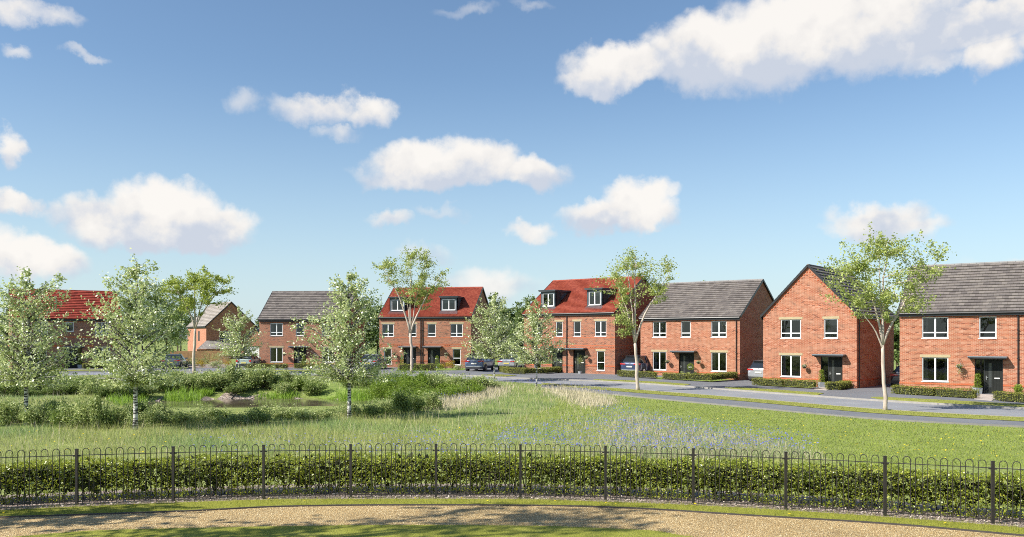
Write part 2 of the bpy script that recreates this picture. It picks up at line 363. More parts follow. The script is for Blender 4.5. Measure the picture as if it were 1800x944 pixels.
def barkmat(name, base, dark, bands):
    m, t, b, o = newmat(name); tc = t.new('ShaderNodeTexCoord').outputs['Object']
    mp = t.new('ShaderNodeMapping'); t.put(mp.inputs[0], tc); mp.inputs['Scale'].default_value = (2.2, 2.2, 13) if bands else (8, 8, 2)
    n = t.noise(mp.outputs[0], 1.0, 4, .6)
    c = t.ramp(n, [(.48, base), (.54, dark)] if bands else [(.3, dark), (.6, base)])
    if bands:
        z = t.new('ShaderNodeSeparateXYZ'); t.put(z.inputs[0], tc)
        c = t.mix(t.maprange(z.outputs[2], 1.2, 2.6, 0, .55), c, dark)
    t.put(b.inputs['Base Color'], c); b.inputs['Roughness'].default_value = .8; b.inputs['Specular IOR Level'].default_value = .2
    bump(t, b, n, .3, .02); MATS[name] = m; return m
BK_BIRCH = barkmat('birch_bark', (.62,.60,.57,1), (.05,.045,.045,1), True)
BK_PALE = barkmat('pale_bark', (.56,.47,.39,1), (.36,.29,.24,1), False)
BK_DARK = barkmat('dark_bark', (.12,.09,.07,1), (.05,.04,.03,1), False)
TWIG = plain('hedge_twig', (.06,.045,.03,1), .9)

# ------------------------------------------------------------------ world, sun, camera
SUN_AZ = R(66)      # the sun stands this far to the left of straight behind the camera
SUN_EL = R(41)
sund = Vector((-math.sin(SUN_AZ)*math.cos(SUN_EL), -math.cos(SUN_AZ)*math.cos(SUN_EL), math.sin(SUN_EL)))
sl = bpy.data.lights.new('sun', 'SUN'); sl.energy = 4.8; sl.angle = R(.53); sl.color = (1, .95, .87)
so = bpy.data.objects.new('sun', sl); COL.objects.link(so); so.rotation_euler = sund.to_track_quat('Z', 'Y').to_euler(); so.location = (-30, -20, 40)
w = bpy.data.worlds.new('World'); scene.world = w; w.use_nodes = True
t = NT(w.node_tree); t.n.clear()
wo = t.new('ShaderNodeOutputWorld'); bg = t.new('ShaderNodeBackground'); t.l.new(bg.outputs[0], wo.inputs[0])
sky = t.new('ShaderNodeTexSky', sky_type='NISHITA'); sky.sun_disc = False; sky.sun_elevation = SUN_EL
sky.sun_rotation = math.atan2(sund.x, sund.y); sky.altitude = 100; sky.air_density = 1.0; sky.dust_density = .6; sky.ozone_density = 2.0
SKS = .085
bg.inputs[1].default_value = SKS
# clouds of the real sky, laid out on the dome by azimuth and elevation
dirv = t.vmath('NORMALIZE', t.new('ShaderNodeTexCoord').outputs['Generated'])
sp = t.new('ShaderNodeSeparateXYZ'); t.put(sp.inputs[0], dirv)
az = t.math('ARCTAN2', sp.outputs[0], sp.outputs[1]); el = t.math('ARCSINE', sp.outputs[2])
ae = t.new('ShaderNodeCombineXYZ'); t.put(ae.inputs[0], az); t.put(ae.inputs[1], el)
n1 = t.noise(dirv, 13, 3, .60, out=1); n2 = t.noise(dirv, 42, 5, .62, out=1)
off = t.vmath('MULTIPLY', t.vmath('SUBTRACT', n1, (.5, .5, .5)), (.062, .055, 0))
off2 = t.vmath('MULTIPLY', t.vmath('SUBTRACT', n2, (.5, .5, .5)), (.030, .030, 0))
P = t.vmath('ADD', ae.outputs[0], t.vmath('ADD', off, off2))
# (x, y, rx, ry) in photo pixels, strength
BL = [(290,375,112,62,1.15),(225,385,120,50,1.1),(370,395,85,48,1.1),(290,412,160,30,1.0),(120,375,60,24,.55),(30,358,60,26,.95),(10,265,28,34,.8),(50,455,95,46,1.05),(-60,440,100,60,1),
      (40,25,95,26,.7),(45,98,34,15,.5),(145,100,36,12,.42),(428,178,42,26,.42),(560,182,85,28,.72),(640,192,46,24,.75),(590,222,42,16,.5),
      (740,285,95,44,1.0),(845,290,90,42,1.0),(940,300,72,34,1.0),(790,305,165,30,1.0),(690,383,48,17,.62),(775,368,46,13,.38),(930,399,46,20,.7),
      (1130,355,70,44,1.05),(1085,378,100,30,1.0),(1150,384,60,26,.95),
      (1090,118,110,46,1.05),(1060,140,90,34,1.0),(1240,95,120,70,1.1),(1330,90,130,85,1.1),(1420,70,180,85,1.15),(1560,60,190,72,1.15),(1700,40,160,52,1.1),(1480,20,260,60,1.1),(1760,88,66,38,.85),(1640,100,100,34,.7),(1880,30,120,60,1.0),
      (1540,382,88,38,.85),(1560,400,110,26,.8),(860,500,90,36,.62),(740,450,60,22,.42),(1760,465,70,14,.35),(820,12,60,14,.32),(930,8,40,14,.3),
      (-420,300,260,70,1),(2300,250,300,90,1),(2100,420,150,40,.8)]
F = None; A = None; B = None
def azel(x, y):
    v = Vector((x-CX, FX, HY-y)); return math.atan2(v.x, v.y), math.asin(v.z/v.length)
for (x, y, rx, ry, k) in BL:
    a0, e0 = azel(x, y); a1, _ = azel(x+rx, y); _, e1 = azel(x, y-ry)
    rx_, ry_ = abs(a1-a0), abs(e1-e0)
    q = t.vmath('MULTIPLY_ADD', P, (1/rx_, 1/ry_, 0), (-a0/rx_, -e0/ry_, 0))
    d2 = t.vmath('DOT_PRODUCT', q, q, out=1)
    f = t.math('MULTIPLY_ADD', d2, -k*.75, k, clamp=True)
    F = f if F is None else t.math('MAXIMUM', F, f)
    A = f if A is None else t.math('ADD', A, f)
    B = t.math('MULTIPLY', f, e0) if B is None else t.math('MULTIPLY_ADD', f, e0, B)
mr = t.new('ShaderNodeMapRange', interpolation_type='SMOOTHSTEP'); t.put(mr.inputs[0], F)
for i, q in enumerate((.03, .78, 0, .96)): mr.inputs[i+1].default_value = q
shade = t.math('MULTIPLY', t.math('SUBTRACT', el, t.math('DIVIDE', B, t.math('MAXIMUM', A, .02))), 32)
sn = t.new('ShaderNodeSeparateXYZ'); t.put(sn.inputs[0], n2)
sm = t.new('ShaderNodeSeparateXYZ'); t.put(sm.inputs[0], n1)
rel = t.math('ADD', t.math('MULTIPLY', t.math('SUBTRACT', sn.outputs[2], .5), 1.3), t.math('MULTIPLY', t.math('SUBTRACT', sm.outputs[2], .5), 3.4))
sh = t.math('ADD', t.math('MULTIPLY', shade, .95), t.math('ADD', rel, .56))
ccol = t.ramp(sh, [(0, (.64,.69,.79,1)), (.28, (.76,.78,.83,1)), (.58, (.93,.90,.87,1)), (1, (1.02,.98,.93,1))])
csc = t.vmath('SCALE', ccol); csc.node.inputs['Scale'].default_value = .60/SKS
# pale air towards the horizon, part of the sky itself
hz = t.maprange(sp.outputs[2], -.02, .30, 1, 0)
skyc = t.mix(1, sky.outputs[0], (.98, 1.06, 1.09, 1), 'MULTIPLY')
skyc = t.mix(t.math('MULTIPLY', t.math('POWER', t.math('MAXIMUM', hz, 0), 1.6), .85), skyc, (4.6, 5.75, 6.5, 1))
t.put(bg.inputs[0], t.mix(mr.outputs[0], skyc, csc))
w.cycles.sampling_method = 'MANUAL'; w.cycles.sample_map_resolution = 512

cam = bpy.data.cameras.new('camera'); co = bpy.data.objects.new('camera', cam); COL.objects.link(co); scene.camera = co
co.location = (0, 0, CZ); co.rotation_euler = (R(90), 0, 0)
cam.sensor_fit = 'HORIZONTAL'; cam.sensor_width = 36; cam.lens = 36*FX/1800; cam.shift_y = (HY-472)/1800; cam.clip_end = 6000; cam.clip_start = .1
vs = scene.view_settings; vs.view_transform = 'Standard'; vs.look = 'None'; vs.gamma = 1; vs.exposure = .7; vs.use_curve_mapping = False
scene.render.engine = 'CYCLES'; cy = scene.cycles; cy.max_bounces = 6; cy.diffuse_bounces = 3; cy.glossy_bounces = 3; cy.transparent_max_bounces = 8; cy.transmission_bounces = 4
cy.use_adaptive_sampling = True; cy.adaptive_threshold = .015; cy.adaptive_min_samples = 16; cy.filter_width = 1.0; cy.use_denoising = False; cy.denoiser = 'OPENIMAGEDENOISE'; cy.sample_clamp_indirect = 5; cy.caustics_reflective = False; cy.caustics_refractive = False
scene.render.film_transparent = False
# ------------------------------------------------------------------ ground
def curve(pts, xs):                              # smooth y(x) through pixel points
    p = sorted(pts); X = np.array([a for a, _ in p], float); Y = np.array([b for _, b in p], float)
    d = np.diff(Y)/np.diff(X); m = np.concatenate([[d[0]], np.where(d[:-1]*d[1:] > 0, 2*d[:-1]*d[1:]/(d[:-1]+d[1:]+1e-12), 0), [d[-1]]])
    out = []
    for x in xs:
        if x <= X[0]: out.append(Y[0]+m[0]*(x-X[0])); continue
        if x >= X[-1]: out.append(Y[-1]+m[-1]*(x-X[-1])); continue
        i = np.searchsorted(X, x)-1; h = X[i+1]-X[i]; u = (x-X[i])/h
        out.append((2*u**3-3*u**2+1)*Y[i]+(u**3-2*u*u+u)*h*m[i]+(-2*u**3+3*u*u)*Y[i+1]+(u**3-u*u)*h*m[i+1])
    return out
def wline(pts, xs): return [np.array(pg(x, y)[:2]) for x, y in zip(xs, curve(pts, xs))]
def extend(L, n, step=1.0):                      # carry a line on beyond both ends with its own direction
    a = L[0]-L[1]; a = a/np.linalg.norm(a)*step; b = L[-1]-L[-2]; b = b/np.linalg.norm(b)*step
    return [L[0]+a*k for k in range(n, 0, -1)]+list(L)+[L[-1]+b*k for k in range(1, n+1)]
def strip(name, A, B, mat, lift=.006, nsub=4, kind='structure', flat=None):
    m = MB(); 
    for i in range(len(A)):
        for k in range(nsub+1):
            p = A[i]*(1-k/nsub)+B[i]*k/nsub; m.v.append((p[0], p[1], (float(zg(p[0], p[1])) if flat is None else flat)+lift))
    for i in range(len(A)-1):
        for k in range(nsub):
            a = i*(nsub+1)+k; m.f.append((a, a+1, a+nsub+2, a+nsub+1)); m.m.append(0)
    o = m.build(name, mat); up = o.data.polygons[0].normal.z
    if up < 0: o.data.flip_normals()
    return tag(o, kind=kind)
def ridge(name, L, w, h, mat, side=0, base=-.06):  # kerb or edging: a box section swept along a line
    m = MB(); n = len(L)
    for i, p in enumerate(L):
        d = L[min(i+1, n-1)]-L[max(i-1, 0)]; d = d/np.linalg.norm(d); q = np.array([-d[1], d[0]])
        z = float(zg(*p))
        for s, zz in ((side-.5, base), (side-.5, h), (side+.5, h), (side+.5, base)):
            m.v.append((p[0]+q[0]*w*s, p[1]+q[1]*w*s, z+zz))
    for i in range(n-1):
        for k in range(4): m.f.append((i*4+k, (i+1)*4+k, (i+1)*4+(k+1) % 4, i*4+(k+1) % 4)); m.m.append(0)
    m.f.append((3, 2, 1, 0)); m.m.append(0); e = (n-1)*4; m.f.append((e, e+1, e+2, e+3)); m.m.append(0)
    return m.build(name, mat)
# the one sheet of ground: fine where it is seen near, coarse out to the horizon
gx = np.concatenate([[-3000, -1200, -500, -250, -150, -110], np.arange(-84, 84.1, 1.0), [110, 150, 250, 500, 1200, 3000]])
gy = np.concatenate([[-800, -200, -60, -25, -8], np.arange(0, 124.1, 1.0), [150, 200, 320, 600, 1200, 3500]])
GX, GY = np.meshgrid(gx, gy); V = np.stack([GX.ravel(), GY.ravel(), zg(GX, GY).ravel()], 1)
nx = len(gx); ii, jj = np.meshgrid(np.arange(nx-1), np.arange(len(gy)-1)); a = (jj*nx+ii).ravel()
tag(npmesh('ground', V, np.stack([a, a+1, a+nx+1, a+nx], 1), G_MEAD, smooth=True), kind='structure')

# roads: near edge of the carriageway, near verge, near footway, far kerb
RB = [(-160,668),(0,663),(100,660.5),(341,657.6),(470,658.4),(662,661.5),(740,663.4),(868,669.6),(951,675.0),(1070,683.5),(1300,701.5),(1555,723.0),(1800,737),(2100,750)]
VB = [(951,678.0),(1070,688.6),(1300,707.2),(1555,730.6),(1800,744),(2100,757)]
PB = [(951,682.0),(1070,693.8),(1300,716),(1555,738.8),(1800,752),(2100,765)]
FK = [(-160,658.8),(0,656.6),(100,655),(300,653.6),(470,654.1),(662,656.9),(829,661),(877,664.2),(951,667),(1080,672.3),(1204,680.3),(1260,684.5),(1370,693),(1442,698),(1540,705),(1641,711),(1800,719.6),(2100,732)]
xs = list(range(-140, 2101, 12)); xr = [x for x in xs if x >= 951]
rb, fk = wline(RB, xs), wline(FK, xs)
rbr, vb, pb = wline(RB, xr), wline(VB, xr), wline(PB, xr)
strip('road', rb, fk, ASPH, .004, 6)
strip('near_verge', rbr, vb, G_VERGE, .085, 2)
strip('near_footway', vb, pb, ASPH2, .07, 2)
tag(ridge('near_kerb', rbr, .14, .10, KERB, .5), kind='structure')
tag(ridge('footway_edging', pb, .05, .075, plain('edging_concrete', (.20,.19,.17,1), .85), .5), kind='structure')
# behind the far kerb: footway and drives of one tarmac surface, laid up to and between the houses
def outward(L, d, e=0):
    out = []
    for i, p in enumerate(L):
        q = L[min(i+2, len(L)-1)]-L[max(i-2, 0)]; q = q/np.linalg.norm(q); nn = np.array([-q[1], q[0]])
        if nn[1] < 0: nn = -nn
        nn = nn*.6+np.array([.35, .75]); nn /= np.linalg.norm(nn); out.append(p+nn*d)
    return out
strip('far_footway', fk, outward(fk, 17), ASPH2, .06, 16)
tag(ridge('far_kerb', fk, .14, .10, KERB, -.5), kind='structure')
def patch(name, P, mat, lift, kind='structure', step=None, thick=.05):
    pts = [np.array(pg(x, y)[:2]) for x, y in P]; m = MB()
    # densify the outline
    L = []
    for i in range(len(pts)):
        a, b = pts[i], pts[(i+1) % len(pts)]; n = max(1, int(np.linalg.norm(b-a)/1.2))
        L += [a+(b-a)*k/n for k in range(n)]
    c = sum(L)/len(L)
    b0 = len(m.v)
    rings = [1, .66, .33]
    for r in rings:
        for p in L: q = c+(p-c)*r; m.v.append((q[0], q[1], float(zg(*q))+lift))
    m.v.append((c[0], c[1], float(zg(*c))+lift)); n = len(L)
    for r in range(2):
        for k in range(n): m.f.append((r*n+k, r*n+(k+1) % n, (r+1)*n+(k+1) % n, (r+1)*n+k)); m.m.append(0)
    for k in range(n): m.f.append((2*n+k, 2*n+(k+1) % n, 3*n)); m.m.append(0)
    e = len(m.v)
    for p in L: m.v.append((p[0], p[1], float(zg(*p))+lift-thick))
    for k in range(n): m.f.append((k, e+k, e+(k+1) % n, (k+1) % n)); m.m.append(0)
    o = m.build(name, mat); 
    bmn = o.data.polygons[0].normal.z
    if bmn < 0: o.data.flip_normals()
    return tag(o, kind=kind) if kind else o
ISL = [[(846,660.2),(880,659.9),(908,661.6),(890,663.2),(872,663.0)],
       [(1043,668.4),(1100,670.2),(1160,673.2),(1214,677.3),(1204,679.2),(1140,675.2),(1080,671.6),(1052,669.8)],
       [(1273,683.2),(1300,682.8),(1370,687.4),(1448,693.4),(1438,696.2),(1370,691.4),(1310,686.9),(1282,684.6)],
       [(1530,700.2),(1545,699.8),(1670,706.0),(1800,713.6),(1960,721),(1960,725),(1800,717.6),(1670,711.6),(1545,703.8)],
       [(0,653.6),(110,651.6),(240,650.4),(240,652.0),(100,653.6),(0,655.2)], [(472,651.9),(560,652.6),(622,654.3),(610,655.2),(540,654.3),(480,653.2)]]
for P_ in ISL: patch('far_verge', P_, G_VERGE, .085)
# pond in its hollow
m = MB(); n = 48; m.v = [(PCX+PRA*1.28*math.cos(2*math.pi*k/n), PCY+PRB*1.28*math.sin(2*math.pi*k/n), -.42) for k in range(n)]; m.f = [tuple(range(n))]; m.m = [0]
mw, tw_, bw, ow = newmat('pond_water')
tc = tw_.new('ShaderNodeTexCoord').outputs['Object']
tw_.put(bw.inputs['Base Color'], tw_.ramp(tw_.noise(tc, .5, 4), [(.35, (.09,.07,.05,1)), (.65, (.15,.12,.085,1))]))
bw.inputs['Roughness'].default_value = .07; bump(tw_, bw, tw_.noise(tc, 5, 3), .12, .02)
tag(m.build('pond_water', mw), kind='structure')
BANK = [[(243,706),(250,700),(275,699),(288,703),(280,708)], [(345,697),(362,693.5),(400,694),(418,698),(395,702),(360,702)], [(372,703),(400,697),(440,692),(468,692.5),(470,698),(430,703),(395,706)], [(515,701),(530,695),(560,691.5),(592,696),(604,702),(570,705),(535,705)]]
for P_ in BANK: patch('shingle_bank', P_, SHINGLE, .018, thick=.1)

# foreground lines
xf = list(range(-150, 1951, 15))
EDG = [(0,911),(200,904.6),(330,900),(500,891.8),(640,889.6),(767,889.3),(950,890.3),(1100,894.5),(1300,906.5),(1560,922.5),(1800,943.4)]
MUL = [(0,898),(135,891.5),(330,883.5),(500,878.6),(767,877.8),(915,878.5),(1065,883),(1218,888.8),(1382,898),(1555,909.5),(1745,924),(1800,929)]
PNE = [(40,944),(171,934),(340,929.5),(500,926.5),(700,924.2),(950,926),(1060,930),(1150,934.5),(1200,943),(1320,956),(1800,1000)]
PNE[0:0] = [(-200,966)]
edg, mul, pne = [extend(wline(q, xf), 8) for q in (EDG, MUL, PNE)]
inner = [p+np.array([0, .0]) for p in pne]
strip('gravel_path', pne, edg, GRAVEL, .010, 4)
strip('grass_edge', edg, mul, G_NEAR, .012, 2)
far_m = [p+np.array([0, 1.9]) for p in mul]
strip('bark_bed', mul, far_m, MULCH, .010, 3)
low = [np.array([p[0]*1.0, p[1]-9.0]) for p in pne]
strip('near_lawn', low, [p for p in pne], G_NEAR, .018, 6)
tag(ridge('path_edging', edg, .045, .035, BLACK if False else plain('dark_edging', (.06,.05,.045,1), .7), 0), 'dark timber edging board between the gravel path and the grass', 'edging')

# ------------------------------------------------------------------ railing fence
posts_px = [(135,889),(306,881.5),(464,877),(617,876.3),(767,875.2),(915,875.6),(1065,879.8),(1218,886.6),(1382,896),(1555,907.2),(1745,921)]
PP = [np.array(pg(*q)[:2]) for q in posts_px]
# even the run out: one panel length, turning steadily
def smooth(P, it=6):
    P = [p.copy() for p in P]
    for _ in range(it):
        Q = [P[0]]+[P[i]*.5+(P[i-1]+P[i+1])*.25 for i in range(1, len(P)-1)]+[P[-1]]; P = Q
    return P
S_ = smooth(PP, 1)
d0 = S_[0]-S_[1]; d1 = S_[-1]-S_[-2]
def rot(v, a): return np.array([v[0]*math.cos(a)-v[1]*math.sin(a), v[0]*math.sin(a)+v[1]*math.cos(a)])
L_ = []; p = S_[0]; v = d0/np.linalg.norm(d0)*1.82
for k in range(2): v = rot(v, R(2.0)); p = p+v; L_.insert(0, p)
Rr = []; p = S_[-1]; v = d1/np.linalg.norm(d1)*1.82
for k in range(2): v = rot(v, R(-2.5)); p = p+v; Rr.append(p)
PO = L_+S_+Rr
fence = empty('railing_fence', (*PO[0], 0), 0, 'black bow-topped metal railing curving in front of the long hedge', 'fence')
org = np.array([*PO[0], 0])
POSTM = plain('railing_black', (.032,.028,.026,1), .42, var=.2)
for p in PO:
    m = MB(); z = float(zg(*p)); m.box(-.025, -.025, -.05, .025, .025, 1.145); m.box(-.03, -.03, 1.145, .03, .03, 1.155)
    o = m.build('post', POSTM, fence, (p[0]-org[0], p[1]-org[1], z)); 
for a, b in zip(PO[:-1], PO[1:]):
    d = b-a; L = np.linalg.norm(d); rz = math.atan2(d[1], d[0])
    h = MB(); nb = 8; pitch = (L-.17*2)/(nb-1)
    for k in range(nb):
        cx = .17+pitch*k; hw = .0625; pts = [(cx-hw, 0, .05)]
        pts.append((cx-hw, 0, 1.165-hw))
        for j in range(1, 8): tt = math.pi*j/8; pts.append((cx-hw*math.cos(tt), 0, 1.165-hw+hw*math.sin(tt)))
        pts += [(cx+hw, 0, 1.165-hw), (cx+hw, 0, .05)]
        h.tube(pts, .0075, 5)
    o = h.build('railing_panel', POSTM, fence, (a[0]-org[0], a[1]-org[1], 0)); o.rotation_euler = (0, 0, rz)
    for z0, hh in ((1.02, .012), (.075, .014)):
        r_ = MB(); r_.box(.026, -.014, z0, L-.026, .014, z0+hh)
        if z0 > 1:
            for q in (.05, L-.05): r_.box(q-.02, -.01, z0-.02, q+.02, .01, z0)
        r_.build('rail', POSTM, o)

# ------------------------------------------------------------------ the long hedge behind the railing
rng = np.random.default_rng(5)
def along(L, n, rng):                            # random points along a polyline with the local normal (pointing away from the camera)
    L = np.array(L); seg = np.diff(L, axis=0); ln = np.linalg.norm(seg, axis=1); cu = np.concatenate([[0], np.cumsum(ln)])
    s = rng.uniform(0, cu[-1], n); i = np.clip(np.searchsorted(cu, s)-1, 0, len(seg)-1)
    u = ((s-cu[i])/ln[i])[:, None]; p = L[i]+seg[i]*u; dd = seg[i]/ln[i][:, None]; nn = np.stack([-dd[:, 1], dd[:, 0]], 1)
    nn[nn[:, 1] < 0] *= -1
    return p, nn, s
hr = empty('hedge', (0, 18.4, 0), 0, 'long clipped green hedge growing close behind the black railing', 'hedge')
ho = np.array([0, 18.4, 0])
cumh = 0
def hedge_pts(n, kind):
    p, nn, s = along(PO, n, rng)
    wav = .04*np.sin(s*2.3)+.03*np.sin(s*5.1+1)
    if kind == 'front':
        z = rng.uniform(.04, .80, n); dep = .34+.03+wav+rng.exponential(.07, n)+.05*np.sin(z*9+s*3)
        z = z+wav*.3
    elif kind == 'top': dep = rng.uniform(.38, 1.16, n); z = .80+wav*.7-rng.exponential(.03, n)+.02*np.sin(s*11)
    else: dep = 1.18-rng.exponential(.06, n)+wav; z = rng.uniform(.12, .8, n)
    q = p+nn*dep[:, None]
    return np.stack([q[:, 0]-ho[0], q[:, 1]-ho[1], z], 1)
Cc = np.concatenate([hedge_pts(34000, 'front'), hedge_pts(17000, 'top'), hedge_pts(5000, 'back')])
leaves(rng, Cc, .052, 'foliage', L_HEDGE, hr, droop=-.1, aspect=.5)
# sparse shoots standing above the clipped top
Ct = hedge_pts(1800, 'top'); Ct[:, 2] += rng.uniform(.0, .07, len(Ct)); leaves(rng, Ct, .05, 'shoots', L_HEDGE, hr, droop=-.8, aspect=.4)
m = MB()
p, nn, s = along(PO, 420, rng)
for k in range(420):
    q = p[k]+nn[k]*rng.uniform(.45, 1.05); x, y = q[0]-ho[0], q[1]-ho[1]
    a = rng.normal(0, .08, 4)
    m.tube([(x, y, -.02), (x+a[0]*.5, y+a[1]*.5, .2), (x+a[0], y+a[1], .38), (x+a[2]*1.5, y+a[3], .72)], [.011, .009, .007, .004], 4)
m.build('stem', TWIG, hr)
LL = [q for q in PO]
m = MB()                                          # dense inner twig mass that keeps the light out
for i in range(len(PO)-1):
    d = PO[i+1]-PO[i]; nrm = np.array([-d[1], d[0]])/np.linalg.norm(d); nrm = nrm if nrm[1] > 0 else -nrm
    A_, B_ = PO[i]-ho[:2], PO[i+1]-ho[:2]
    for dep0 in (.62, .80, .97):
        pass
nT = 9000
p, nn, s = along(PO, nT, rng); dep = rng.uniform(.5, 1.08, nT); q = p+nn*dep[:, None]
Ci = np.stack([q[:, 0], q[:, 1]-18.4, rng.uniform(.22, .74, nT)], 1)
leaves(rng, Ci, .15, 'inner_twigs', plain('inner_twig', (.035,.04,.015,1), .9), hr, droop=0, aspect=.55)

# bark chips under the hedge, grass along its foot
nC = 9000
p, nn, s = along(mul, nC, rng); q = p+nn*rng.uniform(.02, 1.2, nC)[:, None]
C3 = np.stack([q[:, 0], q[:, 1], rng.uniform(.015, .04, nC)], 1)
d = rng.normal(size=(nC, 3)); d[:, 2] *= .25; d = unit(d); sdir = unit(np.cross(d, np.array([[0, 0, 1.]])+rng.normal(size=(nC, 3))*.4)); Ls = rng.uniform(.02, .06, (nC, 1)); Ws = Ls*.35
Vv = np.stack([C3-d*Ls*.5-sdir*Ws*.5, C3+d*Ls*.5-sdir*Ws*.5, C3+d*Ls*.5+sdir*Ws*.5, C3-d*Ls*.5+sdir*Ws*.5], 1).reshape(-1, 3)
tag(npmesh('bark_chips', Vv, np.arange(nC*4).reshape(-1, 4), CHIP), 'pinkish brown bark chips spread under the railing and hedge', 'bark', kind='stuff')
def between(A, B, n, lo=0., hi=1.):
    A = np.array(A); B = np.array(B); seg = np.linalg.norm(np.diff(A, axis=0), axis=1); cu = np.concatenate([[0], np.cumsum(seg)])
    s = rng.uniform(0, cu[-1], n); i = np.clip(np.searchsorted(cu, s)-1, 0, len(seg)-1); u = ((s-cu[i])/seg[i])[:, None]
    a = A[i]*(1-u)+A[i+1]*u; b = B[i]*(1-u)+B[i+1]*u; v = rng.uniform(lo, hi, n)[:, None]; q = a*(1-v)+b*v
    return q
def onground(q, lift=0.): return np.stack([q[:, 0], q[:, 1], zg(q[:, 0], q[:, 1])+lift], 1)
q = between(edg, mul, 26000, .04, 1.08); n = len(q)
tag(blades(rng, onground(q, .01), rng.uniform(.03, .085, n), rng.uniform(.004, .008, n), .6, 'edge_grass', B_NEAR, bend=False), 'strip of grass between the path edging and the bark bed', 'grass', kind='stuff')
q = between(pne, low, 60000, -.012, .42); n = len(q)
tag(blades(rng, onground(q, .01), rng.uniform(.02, .05, n), rng.uniform(.004, .008, n), .7, 'lawn_grass', B_NEAR, bend=False), 'sunlit mown grass in front of the gravel path', 'grass', kind='stuff')
# loose stones on the gravel
nS = 14000; q = between(pne, edg, nS, .01, .98)
C3 = np.stack([q[:, 0], q[:, 1], np.full(nS, .016)], 1); sz = rng.uniform(.006, .014, (nS, 1))
oc = np.array([[1,0,0],[0,1,0],[-1,0,0],[0,-1,0],[0,0,.7]]); jit = rng.uniform(.6, 1.3, (nS, 5, 1))
Vv = (C3[:, None, :]+oc[None]*jit*sz[:, None, :]).reshape(-1, 3); i5 = np.arange(nS)[:, None]*5
Ff = np.concatenate([i5+np.array([[0,1,4]]), i5+np.array([[1,2,4]]), i5+np.array([[2,3,4]]), i5+np.array([[3,0,4]])], 1).reshape(-1, 3)
STN = leafmat('loose_stone', [(.40,.27,.12,1), (.66,.48,.24,1), (.84,.70,.46,1), (.52,.36,.17,1)], 0, .7, .3)
tag(npmesh('loose_gravel', Vv, Ff, STN), 'small golden stones lying on the gravel path', 'gravel', kind='stuff')
# dandelions in the edge strip
def flowers(P, size, name, mat, label, cat):
    n = len(P); k = 6; a = np.arange(k)*2*np.pi/k; ring = np.stack([np.cos(a), np.sin(a), np.zeros(k)], 1)
    tilt = rng.normal(0, .25, (n, 1, 2)); sz = size*rng.uniform(.7, 1.3, (n, 1, 1))
    V = ring[None]*sz; V = np.repeat(V, 1, 0)+0*tilt[..., :1]; V = V.copy()
    V[:, :, 2] = V[:, :, 0]*tilt[:, :, 0]+V[:, :, 1]*tilt[:, :, 1]
    V = V+P[:, None, :]; return tag(npmesh(name, V.reshape(-1, 3), np.arange(n*k).reshape(-1, k), mat), label, cat, kind='stuff')

# ------------------------------------------------------------------ meadow and lawn
hedge_back = [p for p in PO]
def scatter(n, x0, x1, y0, y1, cond=None):
    # even cover of world ground, thinned with distance so that it stays fine near by
    X = []; tot = 0
    Yn = pg(900, y1)[1]*.97; Yf = pg(900, y0)[1]*1.2; it = 0
    while tot < n and it < 40:
        k = n*2; it += 1; Y = rng.uniform(Yn, Yf, k); keep = rng.uniform(0, 1, k) < (Yn/Y)**1.0; Y = Y[keep]
        xx = rng.uniform(x0, x1, len(Y)); Xw = (xx-CX)*Y/FX
        u, v = px(Xw, Y)
        ok = np.ones(len(Y), bool) if cond is None else cond(u, v)
        q = np.stack([Xw, Y], 1)[ok]; X.append(q); tot += len(q)
    Q = np.concatenate(X)[:n]
    if len(Q) < n: Q = Q[rng.integers(0, len(Q), n)]+rng.normal(0, .05, (n, 2))
    return Q
ROADY = lambda u: np.interp(u, [a for a, _ in PB], [b for _, b in PB])
NEARY = lambda u: np.where(u < 951, np.interp(u, [a for a, _ in RB], [b for _, b in RB]), ROADY(u))
WATER = [(238,692),(300,688),(470,688),(620,688),(650,700),(640,722),(560,730),(300,730),(250,718)]
TAN1 = [(758,712),(775,698),(815,687),(850,681),(895,681),(885,692),(855,704),(800,718),(762,722)]
TAN2 = [(955,684),(990,682),(1050,696),(1078,708),(1068,715),(1035,716),(1003,704),(975,694)]
TAN3 = [(1085,742),(1130,738),(1180,750),(1290,770),(1390,792),(1440,806),(1150,812),(1060,806),(1080,775)]
BLU1 = [(1045,728),(1090,724),(1150,738),(1210,752),(1290,762),(1400,778),(1440,800),(1440,812),(1000,812),(870,800),(890,768),(1000,752),(1050,748)]
BLU2 = [(850,666),(900,672),(960,680),(1070,692),(1075,698),(1000,688),(930,684),(860,676)]
BLU3 = [(600,778),(760,766),(900,762),(900,812),(600,812)]
BLU4 = [(330,775),(470,768),(600,776),(600,812),(330,812)]
BLU5 = [(160,664),(250,664),(250,671),(160,672)]
SMOOTHG = [(870,745),(960,722),(985,708),(1045,716),(1070,726),(1020,742),(900,760),(800,772),(700,770),(760,760)]
LAWN = lambda u, v: (u > np.interp(v, [690, 715, 740, 775, 815], [1040, 1085, 1180, 1370, 1480])) & (v > ROADY(u)+1)
def meadow_mask(u, v):
    u2, v2 = u+rng.normal(0, 14, u.shape), v+rng.normal(0, 2, v.shape)
    return (~inpoly(u2, v2, [(0,0),(1,0),(0,1)])) & (~LAWN(u, v)) & (v > NEARY(u)+1.5) & (v < 822) & ~inpoly(u, v, WATER) & ~inpoly(u, v, TAN1) & ~inpoly(u, v, TAN2) & ~inpoly(u, v, TAN3)
def hmod(q): return .62+.38*np.sin(q[:, 0]*1.3+np.sin(q[:, 1]*.9)*2)*np.sin(q[:, 1]*.8+1.7*np.sin(q[:, 0]*.5))
q = scatter(110000, -60, 1500, 664, 815, lambda u, v: meadow_mask(u, v) & ~inpoly(u, v, SMOOTHG)); n = len(q)
